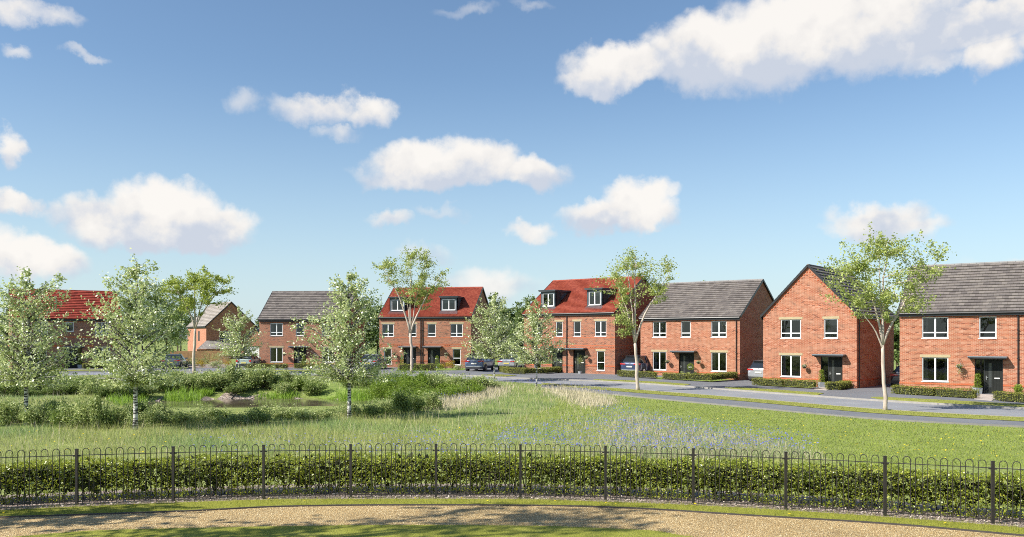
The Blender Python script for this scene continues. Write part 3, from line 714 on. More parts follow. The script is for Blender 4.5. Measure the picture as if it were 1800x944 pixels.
u_, v_ = px(q[:, 0], q[:, 1]); sc = np.clip(q[:, 1]/30, .8, 2.0); tall = np.where(u_ < 760, 1.25, .85)*np.where(v_ < 700, .8, 1)*np.where(v_ > 780, .7, 1)
pick = (np.sin(q[:, 0]*.7+2)+np.sin(q[:, 1]*.9+q[:, 0]*.4)+rng.normal(0, .5, n)) > np.where((u_ > 560) & (v_ < 765), -.6, .9)
for sel, mt, nm, lb in ((~pick, B_LONG, 'long_grass', 'pale seeding long grass over the meadow'), (pick, B_BLUE, 'soft_grass', 'softer darker green tufts of meadow grass')):
    qq = q[sel]; k = len(qq)
    tag(blades(rng, onground(qq), (rng.uniform(.14, .40, k)*tall[sel]*hmod(qq)*1.1), rng.uniform(.008, .016, k)*sc[sel], .75, nm, mt, bend=False), lb, 'grass', kind='stuff')
q = scatter(60000, 760, 1900, 694, 815, lambda u, v: LAWN(u, v) | inpoly(u, v, SMOOTHG)); n = len(q); sc = np.clip(q[:, 1]/26, .8, 2.2)
tag(blades(rng, onground(q), rng.uniform(.03, .08, n), rng.uniform(.010, .022, n)*sc, .8, 'short_grass', B_SHORT, bend=False), 'short green grass on the open lawn by the footway', 'grass', kind='stuff')
def jit(u, v, a=15): return u+rng.normal(0, a, u.shape), v+rng.normal(0, a*.22, v.shape)
def tanm(u, v):
    u, v = jit(u, v); return inpoly(u, v, TAN1) | inpoly(u, v, TAN2) | (inpoly(u, v, TAN3) & (rng.uniform(0, 1, u.shape) < .75))
q = scatter(19000, 730, 1480, 678, 815, tanm); n = len(q); sc = np.clip(q[:, 1]/26, .8, 2.2)
tag(blades(rng, onground(q), rng.uniform(.16, .46, n)*np.where(q[:, 1] < 33, .85, 1), rng.uniform(.008, .015, n)*sc, .6, 'dry_grass', B_TAN, bend=False), 'straw coloured dry seeding grass among the flowers', 'grass', kind='stuff')
q = scatter(5000, -60, 1060, 670, 815, lambda u, v: meadow_mask(u, v) & (rng.uniform(0, 1, u.shape) < .5)); n = len(q); sc = np.clip(q[:, 1]/26, .8, 2.2)
tag(blades(rng, onground(q), rng.uniform(.25, .5, n)*1.1, rng.uniform(.006, .011, n)*sc, .5, 'seed_heads', B_TAN, bend=False), 'thin pale seed heads standing above the green meadow', 'grass', kind='stuff')
q = scatter(9000, 1000, 1500, 720, 815, lambda u, v: inpoly(u, v, TAN3)); n = len(q)
tag(blades(rng, onground(q), rng.uniform(.2, .42, n), rng.uniform(.010, .016, n), .6, 'flower_stem_grass', B_BLUE, bend=False), 'green stems and grass under the blue cornflowers', 'grass', kind='stuff')
def bl(n, poly, h0, h1):
    xs_ = [a for a, _ in poly]; ys_ = [b for _, b in poly]
    q = scatter(n, min(xs_), max(xs_), max(min(ys_), 663), max(ys_), lambda u, v: inpoly(u, v, poly)); P = onground(q); P[:, 2] += rng.uniform(h0, h1, n); return P
P3 = np.concatenate([bl(3400, BLU1, .3, .52), bl(700, TAN3, .3, .5), bl(900, BLU2, .25, .45), bl(650, BLU3, .18, .34), bl(260, BLU4, .18, .36), bl(350, BLU5, .3, .5), bl(180, TAN1, .3, .5)])
flowers(P3, .021, 'cornflowers', P_BLUE, 'blue cornflowers scattered through the meadow grass', 'flowers')
m_ = [bl(420, [(1090,705),(1300,722),(1800,760),(1800,812),(1500,812),(1300,765)], .05, .09), bl(60, [(0,770),(300,770),(300,812),(0,812)], .2, .3), bl(80, SMOOTHG, .06, .1)]
q = between(edg, mul, 70, .1, .9); m_.append(onground(q, .06))
flowers(np.concatenate(m_), .022, 'dandelions', P_YEL, 'small yellow dandelions dotted over the grass', 'flowers')
for P_, mt, n in [(p_, B_VERGE, 2600) for p_ in ISL]:
    xs_ = [a for a, _ in P_]; ys_ = [b for _, b in P_]
    qq = scatter(n, min(xs_), max(xs_), min(ys_), max(ys_), lambda u, v: inpoly(u, v, P_))
    tag(blades(rng, onground(qq, .08), rng.uniform(.02, .05, n), rng.uniform(.012, .03, n), .8, 'verge_grass', B_VERGE, bend=False), 'dry yellow-green grass on the far kerbside verges', 'grass', kind='stuff')
q = between(rbr, vb, 16000, .02, .98); n = len(q)
tag(blades(rng, onground(q, .08), rng.uniform(.02, .06, n), rng.uniform(.012, .028, n), .8, 'near_verge_grass', B_VERGE, bend=False), 'dry yellow-green grass on the near verge along the road', 'grass', kind='stuff')
# ------------------------------------------------------------------ houses
class Face:                                       # the front wall plane of a house as it stands: turns photo columns into metres along the wall
    def __init__(s, xl, xr, yr, phi, zb=None):
        Rx, Ry, z = pg(xr, yr); s.z = z if zb is None else zb
        c, n = math.cos(R(phi)), math.sin(R(phi)); k = (xl-CX)/FX
        s.W = (Rx-k*Ry)/(c+k*n); s.phi = phi
        s.o = (Rx-s.W*c, Ry+s.W*n); s.c, s.n = c, n
    def u(s, x): k = (x-CX)/FX; return (k*s.o[1]-s.o[0])/(s.c+k*s.n)
    def z_(s, x, y): u = s.u(x); Y = s.o[1]-u*s.n; return CZ+(HY-y)*Y/FX-s.z
def holes_wall(m, W, H, openings, y=0.0, mi=0, depth=.11):
    xs_ = sorted({0, W, *[o[0] for o in openings], *[o[1] for o in openings]}); zs = sorted({-.4, H, *[o[2] for o in openings], *[o[3] for o in openings]})
    for i in range(len(xs_)-1):
        for j in range(len(zs)-1):
            cx_, cz_ = (xs_[i]+xs_[i+1])/2, (zs[j]+zs[j+1])/2
            if any(o[0] < cx_ < o[1] and o[2] < cz_ < o[3] for o in openings): continue
            m.poly([(xs_[i], y, zs[j]), (xs_[i+1], y, zs[j]), (xs_[i+1], y, zs[j+1]), (xs_[i], y, zs[j+1])], mi)
    for a, b, c, d in openings:
        e = y+depth
        m.poly([(a, y, c), (a, e, c), (a, e, d), (a, y, d)][::-1], mi); m.poly([(b, y, c), (b, e, c), (b, e, d), (b, y, d)], mi)
        m.poly([(a, y, d), (b, y, d), (b, e, d), (a, e, d)][::-1], mi); m.poly([(a, y, c), (b, y, c), (b, e, c), (a, e, c)], mi)
def window(parent, x0, x1, z0, z1, y=0.05, kind='double', blind=0, curtain=True, label=None):
    f = MB(); t_ = .06; d = .07
    f.box(x0+.004, y, z0+.004, x0+t_, y+d, z1-.004); f.box(x1-t_, y, z0+.004, x1-.004, y+d, z1-.004)
    f.box(x0+t_, y, z1-t_, x1-t_, y+d, z1-.004); f.box(x0+t_, y, z0+.004, x1-t_, y+d, z0+t_)
    xm = (x0+x1)/2; low = z0+(z1-z0)*.26
    if kind in ('double', 'double_low'): f.box(xm-.045, y+.002, z0+t_, xm+.045, y+d-.002, z1-t_)
    if kind == 'double_low':
        f.box(x0+t_, y+.004, low-.035, xm-.045, y+d-.004, low+.035); f.box(xm+.045, y+.004, low-.035, x1-t_, y+d-.004, low+.035)
    if kind == 'single_low': f.box(x0+t_, y+.004, low-.035, x1-t_, y+d-.004, low+.035)
    if kind == 'tall': zz = z0+(z1-z0)*.42; f.box(x0+t_, y+.004, zz-.035, x1-t_, y+d-.004, zz+.035)
    fo = f.build('window', WHITE, parent)
    if label: fo['label'] = label
    s_ = MB(); s_.box(x0-.03, y-.09, z0-.045, x1+.03, y+.02, z0-.003); s_.build('sill', WHITE, fo)
    g = MB(); g.poly([(x0+t_, y+.04, z0+t_), (x1-t_, y+.04, z0+t_), (x1-t_, y+.04, z1-t_), (x0+t_, y+.04, z1-t_)]); g.build('pane', GLASS, fo)
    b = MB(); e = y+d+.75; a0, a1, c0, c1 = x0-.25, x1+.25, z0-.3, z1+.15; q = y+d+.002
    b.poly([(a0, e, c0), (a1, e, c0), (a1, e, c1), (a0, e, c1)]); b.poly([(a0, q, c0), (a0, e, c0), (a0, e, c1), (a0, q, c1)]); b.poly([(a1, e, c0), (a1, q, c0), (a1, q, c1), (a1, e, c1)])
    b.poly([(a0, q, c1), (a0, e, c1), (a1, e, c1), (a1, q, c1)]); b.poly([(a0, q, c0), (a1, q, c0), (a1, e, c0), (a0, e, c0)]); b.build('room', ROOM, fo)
    if curtain:
        for s0, s1 in ((x0+.05, x0+.05+(x1-x0)*.17), (x1-.05-(x1-x0)*.13, x1-.05)):
            c = MB(); n = 7; pts = [(s0+(s1-s0)*k/n, y+d+.10+.03*(k % 2)) for k in range(n+1)]
            for k in range(n): c.poly([(pts[k][0], pts[k][1], z0+.01), (pts[k+1][0], pts[k+1][1], z0+.01), (pts[k+1][0], pts[k+1][1], z1-.01), (pts[k][0], pts[k][1], z1-.01)])
            c.build('curtain', CURT, fo)
    if blind:
        c = MB(); c.box(x0+.06, y+d+.05, z1-.05-(z1-z0)*blind, x1-.06, y+d+.06, z1-.03); c.build('blind', CURT, fo)
    return fo
def lintel(m, x0, x1, z, h=.17, o=.11): m.box(x0-o, -.012, z+.002, x1+o, .05, z+h)
def door(parent, x0, x1, z1, side=None, y=.16, z0=.0):
    f = MB(); t_ = .05
    f.box(x0, y-.03, z0, x0+t_, y+.04, z1); f.box(x1-t_, y-.03, z0, x1, y+.04, z1); f.box(x0+t_, y-.03, z1-t_, x1-t_, y+.04, z1)
    a, b = x0+t_, x1-t_; sw = 0
    if side == 'left': sw = (b-a)*.30; f.box(a+sw, y-.03, z0, a+sw+.06, y+.04, z1-t_); sa, sb = a, a+sw; a = a+sw+.06
    if side == 'right': sw = (b-a)*.27; f.box(b-sw-.06, y-.03, z0, b-sw, y+.04, z1-t_); sa, sb = b-sw, b; b = b-sw-.06
    d = MB(); d.box(a, y, z0+.03, b, y+.04, z1-t_)
    n = 6; w_ = (b-a)/n
    for k in range(n):
        d.box(a+w_*k+.012, y-.009, z0+.1, a+w_*(k+1)-.012, y+.003, z1-t_-.06)
    o = d.build('door', DOORM, parent); f.build('door_frame', BLACK, o)
    g = MB(); gx = a+(b-a)*.30; g.box(gx-.08, y-.013, z0+.45, gx+.08, y-.005, z1-.25); g.build('glazing', plain('door_glass', (.05,.055,.055,1), .12, spec=.8), o)
    h = MB(); hx = a+.07 if side != 'right' else b-.07; h.box(hx-.02, y-.03, z0+.92, hx+.02, y-.009, z0+1.15); h.box(hx-.02, y-.05, z0+1.03, hx+.10*(1 if side != 'right' else -1), y-.03, z0+1.055); h.build('handle', CHROME, o)
    l = MB(); lx = a+(b-a)*.70; l.box(lx-.14, y-.02, z0+.98, lx+.14, y-.009, z0+1.05); l.build('letter_plate', plain('letter_steel', (.75,.74,.70,1), .3), o)
    if sw:
        s_ = MB(); s_.poly([(sa, y+.01, z0+.03), (sb, y+.01, z0+.03), (sb, y+.01, z1-t_), (sa, y+.01, z1-t_)]); s_.build('sidelight', GLASS, o)
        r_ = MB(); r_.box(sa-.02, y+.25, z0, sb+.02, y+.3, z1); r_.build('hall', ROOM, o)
    st = MB(); st.box(x0-.05, -.32, -.2, x1+.05, y+.04, z0+.012); st.build('doorstep', SLAB, o)
def canopy(parent, x0, x1, z, d=.62):
    m = MB(); m.box(x0, -d, z+.075, x1, -.002, z+.14, 0); m.box(x0+.02, -d+.02, z, x1-.02, -.002, z+.073, 1)
    m.box(x0+.12, -d*.75, z-.06, x0+.17, -.002, z-.002, 1); m.box(x1-.17, -d*.75, z-.06, x1-.12, -.002, z-.002, 1)
    return m.build('canopy', [CANOPY, BLACK], parent)
def drainpipe(parent, x, z1, y=-.07):
    m = MB(); m.tube([(x, y, .02), (x, y, z1-.25), (x, y-.06, z1-.08), (x, y-.1, z1-.02)], .036, 8)
    for z in (.6, 2.2, 3.9): m.box(x-.06, y-.045, z, x+.06, -.001, z+.04)
    return m.build('drainpipe', BLACK, parent)
def roof(parent, W, D, ze, rise, mat, course=.32, axis='x', ov=.10, eo=.14, step=.065, ridge_mat=None, verge=BLACK):
    # ridge along x (axis x) or along y (axis y); built for span S across the ridge, length L along it
    S, L = (D, W) if axis == 'x' else (W, D)
    sl_ = rise/(S/2); run = S/2+eo; zl = ze-eo*sl_; ln = math.hypot(run, run*sl_); n = max(3, round(ln/course)); cl = ln/n
    ux, uz = run/ln, run*sl_/ln; nx_, nz_ = -uz, ux
    def tr(a, b, c): return (a, b, c) if axis == 'x' else (b, a, c)
    m = MB(); lift = .075
    for side in (0, 1):
        for k in range(n):
            s0, s1 = k*cl, (k+1)*cl+.01
            def pt(a, s, h):
                bb = -eo+ux*s+nx_*h; zz = zl+uz*s+nz_*h
                if side: bb = S-bb
                return tr(a, bb, zz+.02)
            a0, a1 = -ov, L+ov
            lo = lift+step
            q = [pt(a0, s0, lo), pt(a1, s0, lo), pt(a1, s1, lift), pt(a0, s1, lift)]
            uv = [(a0, k+.02), (a1, k+.02), (a1, k+.98), (a0, k+.98)]
            rq = [pt(a0, s0, lift-.06 if k == 0 else lift), pt(a1, s0, lift-.06 if k == 0 else lift), pt(a1, s0, lo), pt(a0, s0, lo)]
            flip = (side == 1) != (axis == 'y')
            if flip: q, uv, rq = q[::-1], uv[::-1], rq[::-1]
            m.poly(q, 0, uv); m.poly(rq, 0, uv)
        # underside board
        q = [tr(-ov, -eo if not side else S+eo, zl), tr(L+ov, -eo if not side else S+eo, zl), tr(L+ov, S/2, ze+rise), tr(-ov, S/2, ze+rise)]
        m.poly(q, 1)
    ro = m.build('roof', [mat, verge], parent)
    for a in (-ov-.012, L+ov+.012):
        v = MB()
        for side in (0, 1):
            f0 = tr(a, -eo if not side else S+eo, zl+.07); f1 = tr(a, S/2, ze+rise+.07); v.bar(f0, f1, .05, .15)
        v.build('verge', verge, ro)
    r_ = MB(); nt = int((L+2*ov)/.42)
    for k in range(nt):
        a0 = -ov+(L+2*ov)*k/nt; a1 = -ov+(L+2*ov)*(k+1)/nt-.012
        r_.tube([tr(a0, S/2, ze+rise+.085), tr(a1, S/2, ze+rise+.085)], .085, 8)
    r_.build('ridge_tiles', ridge_mat or mat, ro)
    for side in (0, 1):
        g = MB()
        b = -eo-.05 if not side else S+eo+.05
        g.tube([tr(-.03, b, zl+.015), tr(L+.03, b, zl+.015)], .055, 8)
        g.box(*tr(-.03, b+(.05 if not side else -.05), zl-.16), *tr(L+.03, b+(.075 if not side else -.075), zl+.05))
        g.build('gutter', BLACK, ro)
    return ro
def shell(parent, W, D, H, rise, openings, mat, axis='x', name='wall', back=None):
    m = MB(); holes_wall(m, W, H, openings)
    m.poly([(W, 0, -.4), (W, D, -.4), (W, D, H), (W, 0, H)]); m.poly([(0, D, -.4), (0, 0, -.4), (0, 0, H), (0, D, H)]); m.poly([(W, D, -.4), (0, D, -.4), (0, D, H), (W, D, H)])
    if axis == 'x':
        m.poly([(W, 0, H), (W, D, H), (W, D/2, H+rise)]); m.poly([(0, D, H), (0, 0, H), (0, D/2, H+rise)])
    else:
        m.poly([(0, 0, H), (W, 0, H), (W/2, 0, H+rise)]); m.poly([(W, D, H), (0, D, H), (W/2, D, H+rise)])
    return m.build(name, mat, parent)
def bandstrip(m, W, D, z0, z1, openings, proud=.012, sides=True):
    e = [(a, b) for a, b, c, d in openings if c < z1 and d > z0]; e.sort(); x = -proud
    for a, b in e+[(W+proud, W+proud)]:
        if a-x > .02: m.box(x, -proud, z0, min(a, W+proud), .02, z1)
        x = max(x, b)
    if sides:
        m.box(W-.02, .021, z0, W+proud, D+proud, z1); m.box(-proud, .021, z0, .02, D+proud, z1)
def dentil(m, W, z, dx=.225, proud=.03):
    n = int(W/dx)
    for k in range(n): m.box(k*dx+.04, -proud, z, k*dx+.15, -.001, z+.075)
    m.box(0, -.016, z+.078, W, -.001, z+.15)
def dormer(parent, xc, w, y0, ze, sl_, zb, zt, kind='double'):
    d = empty('dormer', (0, 0, 0)); d.parent = parent
    m = MB(); yb = (zt-ze)/sl_+.15
    x0, x1 = xc-w/2, xc+w/2; zf = ze+sl_*y0+.05
    ww0, ww1, wz0, wz1 = x0+.14, x1-.14, zf+.22, zt-.16
    # front cheeks around the window
    for a, b, c, e in ((x0, x1, zf-.05, wz0), (x0, ww0, wz0, wz1), (ww1, x1, wz0, wz1), (x0, x1, wz1, zt)): m.box(a, y0, c, b, y0+.1, e)
    for xx in (x0, x1-.05): 
        m.poly([(xx, y0+.1, zf-.1), (xx, y0+.1, zt), (xx, yb, zt), (xx, yb, zt-.25)][::-1 if xx == x0 else 1]); m.poly([(xx+.05, y0+.1, zf-.1), (xx+.05, yb, zt-.25), (xx+.05, yb, zt), (xx+.05, y0+.1, zt)][::-1])
    # apron of lead on the tiles below and beside
    for (a, b) in ((x0-.10, x1+.10),):
        y1 = y0-.02; y2 = y0-.38; k = .135
        m.poly([(a-.06, y2, ze+sl_*y2+k), (b+.06, y2, ze+sl_*y2+k), (b, y1, ze+sl_*y1+k+.02), (a, y1, ze+sl_*y1+k+.02)])
    m.build('cheeks', LEAD, d)
    r_ = MB(); r_.box(x0-.16, y0-.20, zt+.002, x1+.16, yb+.3, zt+.10, 0); r_.box(x0-.19, y0-.23, zt+.10, x1+.19, yb+.3, zt+.15, 0)
    r_.build('flat_roof', plain('dormer_roof_grey', (.05,.06,.07,1), .5), d)
    wo_ = MB()
    fo = window(d, ww0, ww1, wz0, wz1, y=y0+.02, kind=kind, blind=.3, curtain=False)
    for c in list(fo.children):                   # keep the depth of parts: window fittings sit beside the window under the house
        pass
    return d
def flatten_depth(root):                          # thing > part > sub-part, no deeper
    for p in list(root.children):
        for q in list(p.children):
            for r_ in list(q.children):
                r_.parent = p if p.type == 'MESH' else p
def basket(root_face, u, z, label, trail=False, r=.19, out=.34):
    F_ = root_face; x, y = F_.o[0]+u*F_.c-out*F_.n, F_.o[1]-u*F_.n-out*F_.c
    e = empty('hanging_basket', (x, y, F_.z+z), R(-F_.phi), label, 'hanging basket', 'hanging baskets beside the front doors')
    m = MB(); m.lathe([(.02, -.17), (.10, -.14), (.15, -.06), (.165, 0), (.15, .0)], n=10); m.build('basket', plain('basket_moss', (.05,.05,.03,1), .9), e)
    b = MB(); b.bar((0, out-.005, .42), (0, -.02, .36), .014, .014); b.bar((0, out-.005, .15), (0, out*.3, .37), .012, .012); b.tube([(0, 0, .36), (.14, 0, .0)], .004, 4); b.tube([(0, 0, .36), (-.14, 0, .0)], .004, 4)
    b.build('bracket', BLACK, e)
    rg = np.random.default_rng(int(u*100)+7); n = 330
    a = unit(rg.normal(size=(n, 3)))*r*rg.uniform(.6, 1.05, (n, 1)); a[:, 2] = np.abs(a[:, 2])*.75-.03
    if trail:
        k = 220; b2 = np.stack([rg.normal(0, .12, k), rg.normal(-.03, .09, k), -rg.uniform(.0, .48, k)], 1); b2[:, :2] *= (1-.5*(-b2[:, 2:3]/.48)); a = np.concatenate([a, b2])
    cut = rg.uniform(0, 1, len(a)) < .45
    leaves(rg, a[cut], .055, 'foliage', L_BOX, e); leaves(rg, a[~cut], .05, 'flowers', L_WHITEF, e, up=.5)
def topiary(x, y, z, label, kind='spiral', planter=True, h=1.0):
    e = empty('potted_topiary', (x, y, z), 0, label, 'potted plant', 'clipped evergreens by the front doors')
    rg = np.random.default_rng(int(abs(x*13+y*7))); zb = 0
    if planter:
        m = MB(); s0, s1, hp = .17, .20, .42
        m.v = [(-s0,-s0,0),(s0,-s0,0),(s0,s0,0),(-s0,s0,0),(-s1,-s1,hp),(s1,-s1,hp),(s1,s1,hp),(-s1,s1,hp)]; m.f = [(3,2,1,0),(4,5,6,7),(0,1,5,4),(1,2,6,5),(2,3,7,6),(3,0,4,7)]; m.m = [0]*6
        m.build('planter', plain('planter_grey', (.30,.32,.34,1), .6), e); zb = .42
    else:
        m = MB(); m.lathe([(.12, 0), (.16, .25), (.17, .27), (.15, .27)], n=10); m.build('pot', plain('pot_grey', (.36,.37,.38,1), .6), e); zb = .27
    if kind == 'spiral':
        n = 1100; t_ = rg.uniform(0, 1, n); tier = np.floor(t_*4)/4; fr = (t_*4) % 1; rad = (.24-.10*t_)*np.sin(np.pi*np.clip(fr*.85+.12, 0, 1))**.6
        a = rg.uniform(0, 2*np.pi, n); C = np.stack([rad*np.cos(a), rad*np.sin(a), zb+t_*h*.9], 1)
    elif kind == 'ball':
        n = 700; C = unit(rg.normal(size=(n, 3)))*.27*rg.uniform(.85, 1.03, (n, 1)); C[:, 2] += zb+h*.72
    else:
        n = 420; C = rg.normal(size=(n, 3))*np.array([.17, .17, .2]); C[:, 2] += zb+h*.75
    leaves(rg, C, .045, 'foliage', L_TOPI if kind != 'loose' else L_STREETD, e)
    m = MB(); m.tube([(0, 0, zb-.02), (.01, 0, zb+h*.7)], .018, 5); m.build('stem', TWIG, e)

def fw(F_, u, v, z=0): return (F_.o[0]+u*F_.c+v*F_.n, F_.o[1]-u*F_.n+v*F_.c, F_.z+z)    # front-wall metres (u along, v into the house) to the world

def detached(name, label, F_, D, mat, roofmat, wins, drs, rise=3.0, H=5.05, axis='x', course=.33, lint_up=False, pipes=(), bands=False, eo=.14, ridge_mat=None, gw=(.72, 2.22), uw=(3.43, 4.74), dz=2.16):
    root = empty(name, (*F_.o, F_.z), R(-F_.phi), label, 'house')
    W = F_.W; ops = []
    wl = []
    for (a, b, lv, kind, bl_) in wins:
        u0, u1 = F_.u(a), F_.u(b); z0, z1 = gw if lv == 0 else uw
        if kind == 'small': z0, z1, kind = uw[1]-.95, uw[1], 'plain'
        if kind == 'tall': z0, z1 = gw[0]-.36, gw[1]-.12
        wl.append((u0, u1, z0, z1, kind, bl_)); ops.append((u0, u1, z0, z1))
        if lv == 0 or lint_up: L = MB(); lintel(L, u0, u1, z1); L.build('lintel', STONE, root)
    dl = []
    for (a, b, side) in drs:
        u0, u1 = F_.u(a), F_.u(b); ops.append((u0, u1, -.05, dz)); dl.append((u0, u1, side))
    shell(root, W, D, H, rise, ops, mat, axis)
    for q in wl: window(root, q[0], q[1], q[2], q[3], kind=q[4], blind=q[5])
    for u0, u1, side in dl:
        door(root, u0, u1, dz, side, z0=-.02)
    b = MB(); bandstrip(b, W, D, gw[0]-.20 if not bands else gw[0]-.02, gw[0]-.10 if not bands else gw[0]+.07, ops, .022)
    if bands:
        bandstrip(b, W, D, uw[0]-.14, uw[0]-.07, ops, .012); bandstrip(b, W, D, 2.22, 2.29, [o for o in ops], .012); bandstrip(b, W, D, 2.44, 2.51, ops, .012)
        for k in range(int(W/.225)):
            x = k*.225+.04
            if not any(o[0]-.3 < x < o[1]+.3 and o[2] < 2.4 < o[3]+.6 for o in ops if o[3] > 1.8 and o[2] < 2): b.box(x, -.028, 2.33, x+.11, -.001, 2.40)
    b.build('brick_band', BR_BAND, root); b = MB()
    if axis == 'x': dentil(b, W, H-.32, proud=.03)
    else:
        n = int(math.hypot(W/2, rise)/.26); 
        for k in range(n):
            for sgn in (0, 1):
                x = W/2*k/n; zz = H+rise*k/n-.22; x = W-x if sgn else x
                xx = x+(.09 if sgn == 0 else -.09)
                b.box(xx-.05, -.03, zz-.02, xx+.05, -.001, zz+.07)
        for sgn in (0, 1):
            b.bar((0 if not sgn else W, -.012, H-.02), (W/2, -.012, H+rise-.02), .024, .13)
    b.build('dentil_course', BR_BAND, root)
    roof(root, W, D, H, rise, roofmat, course, axis, eo=eo, ridge_mat=ridge_mat)
    for p in pipes: drainpipe(root, F_.u(p), H)
    return root

# --- the six houses that face the green, from their places in the photo
F6 = Face(1581.5, 1898, 706, 35.5)
# set F6 by its door foot
def face_at(xref, yref, xl, xr, phi):
    X, Y, z = pg(xref, yref); c, n = math.cos(R(phi)), math.sin(R(phi)); k = (xl-CX)/FX
    a = (X-k*Y)/(c+k*n); F_ = Face.__new__(Face); F_.phi, F_.c, F_.n, F_.z = phi, c, n, z; F_.o = (X-a*c, Y+a*n); F_.W = F_.u(xr); return F_
F6 = face_at(1746, 694.0, 1581.5, 1893, 35.5)
F5 = face_at(1506, 684.3, 1341.5, 1506, 39.0)
F4 = face_at(1300.6, 669.8, 1126, 1300.6, 36.5)
FD = face_at(1081, 659.6, 921, 1081, 37.4)
F3 = face_at(828, 647.8, 667, 828, 12)
F2 = face_at(455.7, 646.8, 455.7, 606, 4)
F1 = face_at(213, 647.0, 21, 213, -32.5)
h6 = detached('brick_house', 'orange brick house with a dark grey roof at the right edge of the photo', F6, 8.6, BR_OR, T_GREY,
    [(1620.6,1667,1,'double_low',0),(1720.8,1751.6,1,'single_low',.0),(1829,1862,1,'double_low',0),(1620.6,1667,0,'double',0),(1829,1862,0,'double',0)], [(1713.6,1763,'left')], rise=3.15, pipes=(1789.7,), ridge_mat=plain('ridge_grey', (.24,.23,.22,1), .85))
canopy(h6, F6.u(1703), F6.u(1771.5), 2.19)
h5 = detached('brick_house', 'orange brick house whose tall gable end faces the road', F5, 8.8, BR_OR, T_GREY,
    [(1372,1408,1,'double_low',0),(1448.5,1472.5,1,'single_low',.3),(1372,1408,0,'double',0)], [(1442.5,1481,'left')], rise=3.35, axis='y', lint_up=True)
canopy(h5, F5.u(1432.5), F5.u(1487.5), 2.19)
m = MB(); m.tube([(F5.W+.07, .32, .02), (F5.W+.07, .32, 4.7), (F5.W+.17, .32, 4.95)], .036, 8); m.build('drainpipe', BLACK, h5)
h4 = detached('brick_house', 'double fronted orange brick house with a grey roof and a ball topiary', F4, 9.6, BR_OR, T_GREY,
    [(1147,1171.2,1,'double_low',0),(1197.2,1213.8,1,'single_low',0),(1250,1277,1,'double_low',.25),(1147,1171.2,0,'double',0),(1250,1277,0,'double',0)], [(1193.3,1220,'none')], rise=3.05, pipes=(1294.5,), ridge_mat=plain('ridge_grey', (.24,.23,.22,1), .85))
canopy(h4, F4.u(1183), F4.u(1225.5), 2.19)
def townhouse(label, F_, D, mat, wins, drs, cans, dorm, pipes, rise, sign=1):
    h = detached('townhouse', label, F_, D, mat, T_RED, wins, drs, rise=rise, H=5.3, course=.2, lint_up=True, bands=True, pipes=pipes, gw=(.72, 2.12), uw=(3.25, 4.56), dz=2.08)
    for a, b in cans: canopy(h, F_.u(a), F_.u(b), 2.12)
    sl_ = rise/(D/2)
    for a, b in dorm:
        # the dormer face stands a little way up the slope: find its span along the house there
        y0 = .62; G = Face.__new__(Face); G.o = (F_.o[0]+y0*F_.n, F_.o[1]+y0*F_.c); G.c, G.n = F_.c, F_.n
        u0, u1 = G.u(a), G.u(b); dormer(h, (u0+u1)/2, u1-u0, y0, 5.3, sl_, 0, 7.28)
    return h
hd = townhouse('nearer pair of red roofed townhouses with two dormers, beside the wide grey roofed house', FD, 9.6, BR_MX,
    [(935,953,1,'double_low',0),(976.7,989,1,'single_low',0),(1008,1020.8,1,'single_low',0),(1045.5,1065.7,1,'double_low',0),(939,951,0,'tall',0),(1049,1062.7,0,'tall',0)],
    [(970.5,989,'none'),(1007.6,1028.8,'none')], [(967,993.5),(997.5,1032.4)], [(951.5,975.5),(1032.5,1058)], (996.8,), 3.15)
m = MB()
for a in (1.25, 2.15): m.box(FD.W+.002, a, .75, FD.W+.16, a+.5, 1.35)
m.build('meter_box', METER, hd)
h3 = townhouse('farther pair of red roofed townhouses with two dormers, left of the picture centre', F3, 9.2, BR_MX,
    [(672,692,1,'double_low',0),(718,731.7,1,'single_low',0),(751.8,765.8,1,'single_low',0),(791.9,813.3,1,'double_low',0),(675,688,0,'tall',0),(795.7,809.9,0,'tall',0)],
    [(709.4,731.3,'none'),(751.8,773.6,'none')], [(702.7,733.8),(745.9,777.9)], [(686,711.6),(775,802.7)], (739.6,743.0), 3.15)
h2 = detached('brick_house', 'double fronted brown brick house with a grey roof, partly behind a birch', F2, 8.5, BR_MX, T_GREY,
    [(475,497,1,'double_low',0),(520,534.8,1,'single_low',.3),(566,588,1,'double_low',0),(475,497,0,'double',0),(566,588,0,'double',0)], [(516.7,538.6,'none')], rise=3.0, gw=(.62, 2.12), uw=(3.35, 4.66), dz=2.1)
canopy(h2, F2.u(509.7), F2.u(544), 2.13)
h1 = detached('brick_house', 'dark brick house with a deep red roof at the left edge behind the birches', F1, 8.8, BR_DK, T_RED2,
    [(62,84,1,'double_low',0),(116,129.7,1,'small',.2),(166.7,192,1,'double_low',0),(52,82,0,'double',0),(166.7,192.8,0,'double',0)], [(113.2,144,'right')], rise=2.95, gw=(.62, 2.14), uw=(3.35, 4.72), dz=2.1)
canopy(h1, F1.u(109.7), F1.u(148), 2.13)
b = MB(); bandstrip(b, F1.W, 8.8, 2.2, 2.42, [(F1.u(166.7)-.12, F1.u(192.8)+.12, 0, 3), (F1.u(113), F1.u(144), 0, 2.5)], .012); bandstrip(b, F1.W, 8.8, 3.12, 3.27, [], .012); b.build('brick_band', BR_BAND, h1)
for h in (hd, h3): flatten_depth(h)

